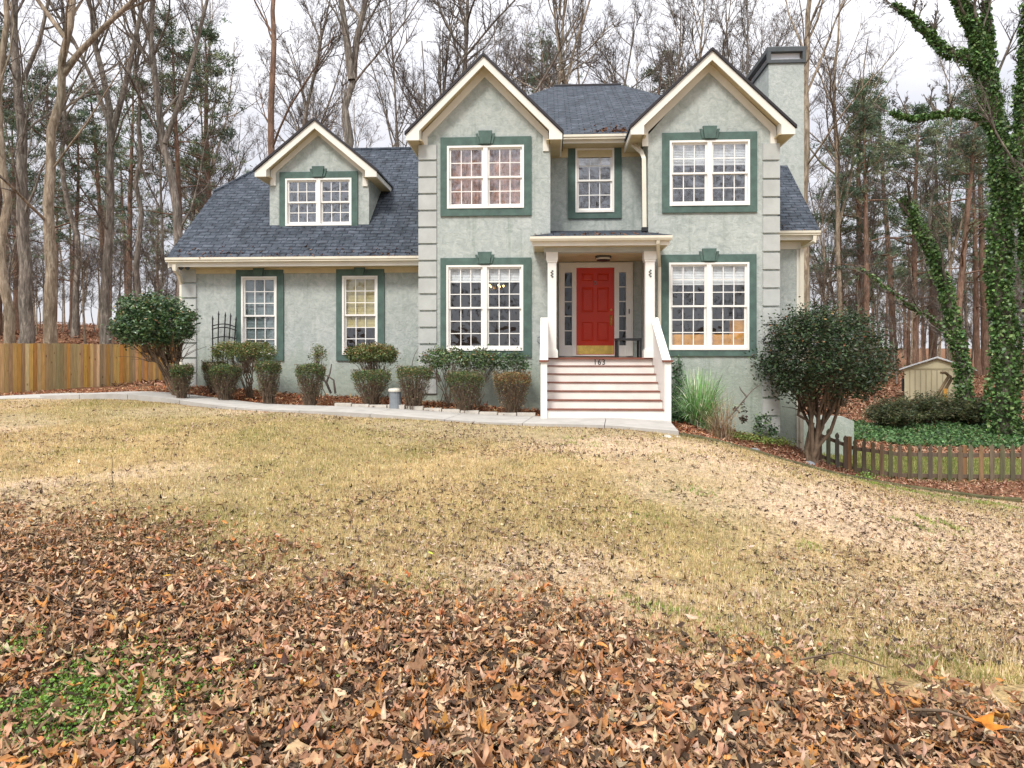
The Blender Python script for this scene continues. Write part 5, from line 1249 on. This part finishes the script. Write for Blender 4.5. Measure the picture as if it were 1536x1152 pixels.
arching(32, 1082, 13.2, 150, .5, 1.1, 'dry_grass', 'dry straw coloured grass stalks trailing over the mossy timber', [(.34,.24,.14),(.42,.32,.2),(.22,.15,.09)], .006)
# broad leaved seedlings and ivy by the steps
def leafy(seed, pts, sp, n, name, label, cat, pal, leaf=.06, mat='gloss', group=None):
    rg = np.random.default_rng(seed); pts = np.array(pts); k = rg.integers(0,len(pts),n); P_ = pts[k]+rg.normal(0,1,(n,3))*np.array(sp)
    g_ = H(P_[:,0],P_[:,1]); P_[:,2] = np.maximum(P_[:,2], g_+.01); return tag(quad_leaves(name, P_, rg.uniform(leaf*.6,leaf*1.2,n), palette(n, pal, None, .25, rg), M[mat], None, rg=rg, aspect=.75), label, cat, group)
IVY = [(.045,.12,.045),(.07,.17,.06),(.03,.075,.035),(.10,.20,.085)]
leafy(41, [tuple(P(1017,y,15.72)) for y in range(540,632,5)]+[tuple(P(1012,y,15.6)) for y in range(580,632,5)], (.07,.05,.05), 900, 'climbing_ivy', 'dark ivy climbing the stucco just right of the porch steps', 'ivy', IVY)
leafy(42, [tuple(on(x,t,.06)) for x,t in ((1010,14.6),(1020,14.4),(1005,14.2),(1030,14.8),(1018,14.9),(1008,14.9))], (.12,.15,.10), 900, 'ground_ivy', 'low ivy at the foot of the steps beside the ornamental grass', 'ivy', IVY)
leafy(43, [tuple(on(x,t,.04)) for x,t in ((1098,14.8),(1110,14.7),(1120,14.9),(1130,15.0),(1142,15.2),(1152,15.4),(1162,15.5),(1172,15.6))], (.16,.18,.05), 1500, 'moss_plants', 'yellow green mossy weeds along the wall right of the ornamental grass', 'weeds', [(.20,.28,.05),(.14,.22,.05),(.27,.30,.08)], .045, 'leaf')
leafy(44, [tuple(P(1152+rng.uniform(-16,12),rng.uniform(625,650),15.5)) for _ in range(14)], (.05,.06,.05), 420, 'dark_vine', 'dark leafy vine at the base of the right quoins', 'vine', GREEN, .06)
leafy(45, [tuple(PT(1112+rng.uniform(-8,6),rng.uniform(607,634),14.7)) for _ in range(7)]+[tuple(PT(1102,615,14.7))], (.03,.03,.03), 90, 'red_leaf_seedling', 'small dark red leaved seedling under the Y shaped branch', 'plant', [(.06,.03,.025),(.05,.055,.03)], .07)
leafy(46, [tuple(on(x,t,.06)) for x,t in ((1296,14.2),(1302,14.15))], (.10,.10,.06), 260, 'green_tuft', 'bright green weed tuft between the timber edging and the picket fence', 'weeds', [(.17,.30,.05),(.22,.36,.08)], .05, 'leaf')
# low junipers and ivy bank behind the fence
for i, (px, t, w_, y0, y1) in enumerate(((1335,24.6,70,592,632),(1375,25.4,90,590,640),(1420,25.8,90,592,640),(1458,25.2,70,598,634))):
    lab = ['feathery low juniper at the left end of the row behind the picket fence','feathery low juniper second from the left in front of the shed','feathery low juniper right below the leaning poles','feathery low juniper at the foot of the leaning ivy covered tree'][i]
    rg = np.random.default_rng(300+i); c = on(px,t,.35); W = w_/2/1024*t; r = root('juniper', tuple(on(px,t)), lab, 'shrub', 'low junipers in front of the shed')
    tb = Tubes(); n = 90; Pq = []
    for k in range(n):
        a = rg.uniform(0,2*np.pi); L = rg.uniform(.4,1.0); e = np.array([c.x+W*L*math.cos(a)*1.05, c.y+W*L*math.sin(a)*.9, c.z+(.75-.65*L*L)*rg.uniform(.35,1.35)]); b_ = np.array(on(px,t)); u = np.linspace(0,1,5)[:,None]; p = b_*(1-u)+e*u; p[:,2] += np.sin(u[:,0]*np.pi)*.12; tb.add(p, np.linspace(.012,.004,5), 3)
        uu = rg.uniform(.25,1.05,95)[:,None]; Pq.append(b_*(1-uu)+e*uu+np.array([0,0,1])*np.sin(np.clip(uu,0,1)*np.pi)*.12+rg.normal(0,.075,(95,3)))
    tb.make('stems', M['twigbush'], r); Pq = np.concatenate(Pq); quad_leaves('foliage', Pq, rg.uniform(.08,.16,len(Pq)), palette(len(Pq), [(.07,.10,.035),(.05,.075,.03),(.12,.14,.05),(.035,.05,.025),(.15,.13,.06)], None, .25, rg), M['leaf'], r, rg=rg, aspect=.22)
def ground_leaves(name, n, reg, size, pal, mat, seed, h_=.06, aspect=.7, shape=None, label=None, cat=None, tilt=.45, curl=.5, wts=None):
    rg = np.random.default_rng(seed); x, y = reg(rg, n); z = H(x,y)+(fbm(x,y,1.3,5)-.5)*.07; z = z+rg.uniform(.0,h_,len(x)); P_ = np.stack([x,y,z],1); sz = size[0]+(size[1]-size[0])*rg.random(len(x))**1.7
    cols = palette(len(x), pal, wts, .18, rg)
    o = leaf_scatter(name, P_, sz, shape, cols, M[mat], tilt, curl, rg=rg) if shape else quad_leaves(name, P_, sz, cols, M[mat], None, rg=rg, aspect=aspect)
    return tag(o, label, cat, kind='stuff')
def frustum(rg, n, t0, t1, p0, p1, power=2.0):
    t = (rg.uniform(t0**(1/power), t1**(1/power), n))**power; px = rg.uniform(p0, p1, n); u = (px-768)/1024; return t*(-SA+u*CA), t*(CA+u*SA)
def r_ivy(rg, n):
    x, y = frustum(rg, n, 21.5, 28.5, 1262, 1640, 1.0); t = np.hypot(x,y); e0 = 22.6+(fbm(x,y,1.6,61)-.5)*1.4-(x-12)*.14; e1 = 25.6+(x-11)*.12+(fbm(x,y,1.6,62)-.5)*1.2; k = (y > e0-.6) & (y < e1); return x[k], y[k]
ground_leaves('ivy_bank', 38000, r_ivy, (.07,.14), [(.07,.16,.05),(.11,.22,.07),(.04,.09,.035),(.16,.27,.10)], 'leaf', 51, .16)
# ---- ivy clad trees on the right
def ivied(seed, lines, t, label, n, extra_twigs=True):
    rg = np.random.default_rng(seed); b_ = on(lines[0][0][0][0], t); r = root('ivy_covered_tree', tuple(b_), label, 'tree'); TK, TB = Tubes(), Tubes(); Pq = []
    for (ln, r0, r1, iv0, iv1, dens) in lines:
        q = np.array([tuple(PT(x,y,t)) for x, y in ln]); 
        if ln is lines[0][0]: q[0] = np.array(b_)-np.array([0,0,.3])
        s = np.concatenate([[0], np.cumsum(np.linalg.norm(np.diff(q,axis=0),axis=1))]); u = np.linspace(0,s[-1],22); q = np.stack([np.interp(u,s,q[:,k]) for k in range(3)],1); q[1:-1] += rg.normal(0,.05,(20,3))*min(1,r0*3)
        rr = np.linspace(r0, r1, 22); TK.add(q, rr, 9)
        grow(TK, TB, rg, None, q, rr, 4, dens, ((.5,1.0),(.5,1.0),(.4,.9),(.3,.9)), (.42,.45,.45,.5), .3, (.06,.03,.016,.008))
        m = int((.8 if iv0+iv1 < .05 else 3.0)*n*s[-1]*(r0+r1+.25)/2/3); f = rg.uniform(0,21,m); i = np.minimum(f.astype(int),20); tt = (f-i)[:,None]; ctr = q[i]*(1-tt)+q[i+1]*tt; d = q[i+1]-q[i]; d /= np.linalg.norm(d,axis=1,keepdims=True)
        o = rg.normal(0,1,(m,3)); o -= d*(o*d).sum(1,keepdims=True); o /= np.linalg.norm(o,axis=1,keepdims=True); an = np.arctan2(o[:,1],o[:,0]); lump = vnoise(f*1.1+40, an*1.2+40, .8, seed)
        th = (iv0+(iv1-iv0)*f/21)*(.25+1.3*lump); keep = lump > .06; P_ = ctr+o*(rr[i][:,None]+th[:,None]*rg.random((m,1))**.6); Pq.append(P_[keep])
    TK.make('trunk', M['barkgrey'], r); TB.make('branches', M['twig'], r); Pq = np.concatenate(Pq); k = len(Pq)
    quad_leaves('ivy', Pq, rg.uniform(.08,.16,k), palette(k, [(.09,.18,.05),(.13,.24,.07),(.05,.11,.035),(.20,.30,.10)], None, .25, rg), M['leaf'], r, rg=rg, aspect=.8, droop=-.6); return r
D1 = (6,7,6,4)
ivied(61, [([(1507,612),(1504,520),(1501,400),(1503,300),(1500,220),(1480,110),(1462,50),(1436,-10)],.30,.13,.24,.10,(7,7,6,4)),
           ([(1478,105),(1450,85),(1420,78),(1385,40),(1340,5)],.13,.03,.16,.02,(8,7,6,4)),
           ([(1497,200),(1478,175),(1440,168),(1400,172),(1372,178),(1335,168)],.10,.03,.08,.01,(9,7,6,4)),
           ([(1482,110),(1484,60),(1478,0)],.12,.05,.10,.02,(5,6,5,4))], 23.5, 'huge ivy covered tree with a crooked limb over the yard at the right edge', 2600)
ivied(62, [([(1452,603),(1441,545),(1430,480),(1418,430),(1400,380),(1378,338),(1352,296)],.22,.08,.10,.12,(8,7,6,4)),
           ([(1428,512),(1405,480),(1370,462),(1330,430),(1290,400)],.06,.02,.02,.0,(9,6,5,4))], 25.5, 'slender ivy covered tree leaning left over the cream shed', 1900)
ivied(63, [([(1566,640),(1560,500),(1546,380),(1530,250),(1536,120),(1550,0)],.22,.12,.14,.14,(7,7,6,4))], 22.5, 'dense ivy covered trunk cut off by the right edge of the view', 2600)

# ------------------------------------------------------------------ leaves and grass on the ground
LIT = [(.47,.28,.16),(.29,.16,.088),(.40,.175,.07),(.60,.43,.28),(.085,.055,.036),(.53,.24,.07),(.37,.23,.135)]
LW = [.24,.20,.09,.14,.20,.04,.09]
def r_fore(rg, n):
    x, y = frustum(rg, n, 2.0, 9.5, -130, 1670, 1.15); e = leaf_edge(x)+(fbm(x,y,1.1,9)-.5)*1.6; k = rg.random(len(x)) < sstep(.8,-.4,y-e)**1.2; return x[k], y[k]
def r_green(x, y): return fbm(x,y,.5,71)+.25*fbm(x,y,.12,72)
def fore(rg, n):
    x, y = r_fore(rg, n); c1 = PT(100,1070,2.95); g_ = np.exp(-(((x-c1.x)/.55)**2+((y-c1.y)/.38)**2))*1.1; k = rg.random(len(x)) > g_*.75*(r_green(x,y) > .5); return x[k], y[k]
ground_leaves('leaf_litter', 125000, fore, (.013,.048), LIT, 'litter', 81, .045, shape=RAG, tilt=.36, curl=1.0, wts=LW)
def fore2(rg, n): x, y = fore(rg, n); k = rg.random(len(x)) < np.clip(.2+(4.6-y)*.5,.06,1); return x[k], y[k]
ground_leaves('maple_leaf_litter', 4200, fore2, (.030,.082), LIT, 'litter', 82, .055, shape=MAPLE, tilt=.32, curl=.8, wts=[.36,.22,.16,.06,.05,.10,.05])
def thin(rg, n):
    x, y = frustum(rg, n, 3.5, 15.5, -150, 1690, 1.5); k = (y < lawn_edge(x)-.1) & (rg.random(len(x)) < .15+.75*sstep(.38,.72,fbm(x,y,1.4,91)+.12*sstep(3,-.5,y-leaf_edge(x))+.30*sstep(0,4,x))); return x[k], y[k]
ground_leaves('leaf_crumbs', 105000, thin, (.008,.040), [(.12,.075,.05),(.24,.15,.09),(.46,.33,.23),(.06,.04,.03),(.34,.20,.10),(.60,.47,.35)], 'litter', 83, .018, shape=RAG, tilt=.28, curl=.9)
def bedr(rg, n):
    x = rg.uniform(-10.5,3.2,n); y = rg.uniform(12,17.2,n); by_ = np.interp(x,[p.x for p in WB],[p.y for p in WB]); k = (y > np.where(x > WB[-1].x, lawn_edge(x)+.1, by_+.02)) & ((y < 16.85) | (x < WX0)) & ~((x > LGx0) & (y > F)) & ~((x > -.2) & (x < 2.45) & (y > 13.5)); return x[k], y[k]
BED = [(.42,.17,.075),(.30,.10,.045),(.50,.27,.14),(.20,.075,.04),(.56,.36,.22)]
ground_leaves('bed_leaves', 15000, bedr, (.035,.070), BED, 'litter', 84, .05, shape=OVAL, tilt=.5, curl=.8)
def rightb(rg, n):
    x = rg.uniform(2.6,14,n); y = rg.uniform(10.5,18,n); fy_ = np.interp(x, pfx, pfy); k = (y > lawn_edge(x)+.05) & ((y < fy_+.4) | (x < 6.6)) & ~((x < RGx1) & (y > F)) & ~((x < SX1) & (y > SY)); return x[k], y[k]
ground_leaves('leaf_strip', 15000, rightb, (.035,.070), [(.40,.20,.12),(.28,.12,.07),(.52,.34,.23),(.18,.09,.055)], 'litter', 85, .05, shape=OVAL, tilt=.5, curl=.8)
def yardr(rg, n):
    x, y = frustum(rg, n, 20.2, 30, 1195, 1680, 1.0); k = (x > 7.2) | (y > 27.5); return x[k], y[k]
ground_leaves('yard_leaves', 26000, yardr, (.06,.11), [(.50,.27,.17),(.38,.18,.10),(.58,.40,.28),(.25,.12,.07)], 'litter', 86, .05, shape=OVAL, tilt=.5, curl=.8)
def forr(rg, n):
    x, y = frustum(rg, n, 24, 75, -100, 1700, 2.0); k = (y > 29) | (x < -11); k &= ~((x > -4) & (x < 8) & (y < 30)); return x[k], y[k]
ground_leaves('forest_leaves', 60000, forr, (.09,.20), [(.36,.18,.11),(.26,.12,.07),(.46,.28,.19),(.16,.085,.05)], 'litter', 87, .08, shape=OVAL, tilt=.5, curl=.7)
def lefts(rg, n):
    x = rg.uniform(-18,-7,n); y = rg.uniform(15,21,n); k = (y > 17.1+(fbm(x,y,1,95)-.5)*.8+(x+12)*.02) & (x > np.interp(y,[fl[0].y,fl[1].y,fl[2].y],[fl[0].x,fl[1].x,fl[2].x])+.1); return x[k], y[k]
ground_leaves('drive_edge_leaves', 3500, lefts, (.035,.07), BED, 'litter', 88, .04, shape=OVAL, tilt=.5, curl=.8)
# dormant lawn: short straw blades, greener in patches
def blades(name, n, reg, L, wd, colf, seed, lie=.9):
    rg = np.random.default_rng(seed); x, y = reg(rg, n); n = len(x); z = H(x,y)+(fbm(x,y,1.3,5)-.5)*.07-.004; a = rg.uniform(0,2*np.pi,n); el = np.abs(rg.normal(0,lie,n)).clip(0,1.45); l = rg.uniform(*L,n)*(.7+.6*fbm(x,y,.35,55))
    d = np.stack([np.cos(a)*np.sin(el), np.sin(a)*np.sin(el), np.cos(el)+.12],1)*l[:,None]; s = np.stack([-np.sin(a), np.cos(a), np.zeros(n)],1)*(wd*(1+.06*y))[:,None]
    p = np.stack([x,y,z],1); V = np.stack([p-s,p+s,p+d],1).reshape(-1,3); return tag(np_mesh(name, V, np.arange(3*n).reshape(-1,3), M['blade'], None, np.repeat(colf(rg,x,y),3,0)), kind='stuff')
def lawnr(rg, n):
    x, y = frustum(rg, n, 3.2, 17, -170, 1710, 1.35); k = (y < lawn_edge(x)-.04) & (rg.random(len(x)) < np.clip(sstep(-1.0,.8,y-leaf_edge(x)),.0,1)*(1-.72*sstep(.45,.72,fbm(x,y,2.3,21)+.13*sstep(-1,5,x)))); return x[k], y[k]
def lawnc(rg, x, y):
    n = len(x); c = palette(n, [(.54,.41,.20),(.66,.52,.29),(.42,.31,.15),(.74,.60,.39),(.50,.40,.17)], None, .14, rg); g_ = palette(n, [(.17,.19,.045),(.26,.27,.07),(.33,.31,.10)], None, .15, rg)
    k = rg.random(n) < .04+.45*sstep(.56,.82,fbm(x,y,.9,97)+.08*sstep(8,12,y))+.15*sstep(.5,.75,fbm(x,y,3.1,31)); c[k] = g_[k]; return np.clip(c*(.62+.75*fbm(x,y,.22,98))[:,None],0,.9)
blades('dormant_grass', 600000, lawnr, (.020,.055), .0024, lawnc, 90)
def yardg(rg, n): x, y = frustum(rg, n, 15.5, 21.5, 1215, 1650, 1.0); k = (y > np.interp(x,pfx,pfy)+.1) & (x > 6.8) & (y < 20.8+(fbm(x,y,2,3)-.5)*2); return x[k], y[k]
blades('yard_grass', 60000, yardg, (.04,.09), .004, lambda rg, x, y: palette(len(x), [(.20,.24,.06),(.28,.30,.10),(.36,.32,.14),(.16,.20,.05)], None, .2, rg), 91, .7)
def mossr(rg, n):
    cs = [PT(*a) for a in ((1228,712,12.6),(1330,728,12.6),(1440,744,12.2),(1500,752,12.0),(1490,858,6.9),(1380,825,7.6),(1400,800,8.2),(1020,770,6.6),(905,680,9.6),(980,893,4.35),(1120,957,3.6),(1030,735,7.5),(1210,805,6.6),(860,665,10.4))]
    k = rg.integers(0,len(cs),n); cx = np.array([c.x for c in cs])[k]; cy = np.array([c.y for c in cs])[k]; sc = np.where(k < 4,1,.7); x = cx+rg.normal(0,.42,n)*sc; y = cy+rg.normal(0,.26,n)*sc; q = (y < lawn_edge(x)-.05) & (fbm(x,y,.35,44) > np.where(k < 4,.40,.60)); return x[q], y[q]
blades('green_grass_patches', 16000, mossr, (.02,.05), .003, lambda rg, x, y: palette(len(x), [(.20,.30,.04),(.28,.36,.07),(.14,.22,.04)], None, .2, rg), 92, .7)
# clover patch in the near left corner, under the leaves
def clov(rg, n):
    c1 = PT(90,1075,2.95); x = c1.x+rg.normal(0,.42,n); y = c1.y+rg.normal(0,.26,n); x = np.concatenate([x, PT(0,1000,3.3).x+rg.normal(0,.16,n//5)]); y = np.concatenate([y, PT(0,1000,3.3).y+rg.normal(0,.12,n//5)]); k = r_green(x,y) > .50; return x[k], y[k]
ground_leaves('clover', 9000, clov, (.010,.020), [(.13,.26,.03),(.20,.34,.05),(.08,.17,.03)], 'leaf', 93, .05, .8)
# a few leaves and twigs that stand out one by one
def one_leaf(px, py, t, s, shape, c, lab, seed, tilt=.4, lift=.05):
    rg = np.random.default_rng(seed); v = PT(px,py,t); p = np.array([[v.x, v.y, H(v.x,v.y)+lift]]); o = leaf_scatter('fallen_leaf', p, np.array([s]), shape, np.array([c]), M['litter'], tilt, .4, rg=rg); tag(o, lab, 'leaf')
def tg(py): return EYE*1024/(py-530)
one_leaf(1470,1132,2.50,.105,MAPLE,(.62,.22,.03),'large bright orange brown leaf in the bottom right corner',1,.55,.12)
one_leaf(1385,1062+70,2.6,.065,MAPLE,(.58,.36,.24),'pale tan lobed leaf left of the large orange leaf',2)
one_leaf(1035,1105,2.68,.065,MAPLE,(.62,.42,.30),'pale pink lobed leaf near the bottom centre right',3)
one_leaf(208,1068,2.86,.085,OVAL,(.50,.22,.04),'curled orange leaf at the right of the clover patch',4,.9,.08)
one_leaf(250,884,tg(884),.035,OVAL,(.65,.38,.03),'small yellow leaf lying in the brown leaves at the left',5,.3,.07)
one_leaf(275,927,tg(927),.034,OVAL,(.25,.42,.12),'small green leaf lying in the brown leaves at the left',6,.3,.07)
one_leaf(645,834,tg(834),.035,OVAL,(.55,.65,.08),'small lime green leaf at the edge of the leaf pile',7,.2,.05)
one_leaf(613,868,tg(868),.05,MAPLE,(.52,.16,.05),'rust coloured leaf on the bare lawn at the middle of the leaf edge',8,.5,.06)
one_leaf(85,1115,2.7,.075,MAPLE,(.60,.40,.27),'wide tan leaf over the clover patch',9,.4,.09)
def twig(pts, lab, r=.004):
    v = [PT(px,py,tg(py)) for px,py in pts]; P_ = np.array([(a.x,a.y,H(a.x,a.y)+.06+.02*math.sin(i*2)) for i,a in enumerate(v)]); tb = Tubes(); tb.add(P_, np.linspace(r,r*.5,len(P_)), 5); tag(tb.make('twig', M['twigbush'], None), lab, 'twig')
twig([(2,888),(60,905),(110,928),(165,943)], 'long thin twig lying across the leaves at the far left')
twig([(372,1016),(395,1012),(417,1009)], 'short pale stick on the leaves left of centre', .006)
twig([(1370,1092),(1420,1102),(1490,1118),(1536,1130)], 'twig running into the bottom right corner', .008)
twig([(1075,1080),(1080,1110),(1090,1150)], 'thin pale twig near the bottom right of centre')
twig([(232,838),(258,815),(290,792)], 'twig on the leaf edge at the left')
twig([(1200,1000),(1260,990),(1330,1006)], 'curved twig on the leaf edge at the right', .006)
b_ = on(172,7.0); rg_ = np.random.default_rng(5); tb = Tubes(); q, _ = wander(rg_, np.array(b_)-np.array([0,0,.05]), np.array([0,0,1.]), .42, 6, .12); tb.add(q, np.linspace(.006,.002,7), 4); tag(tb.make('bare_seedling', M['twigbush'], None), 'thin bare seedling sticking up from the lawn at the left', 'seedling')
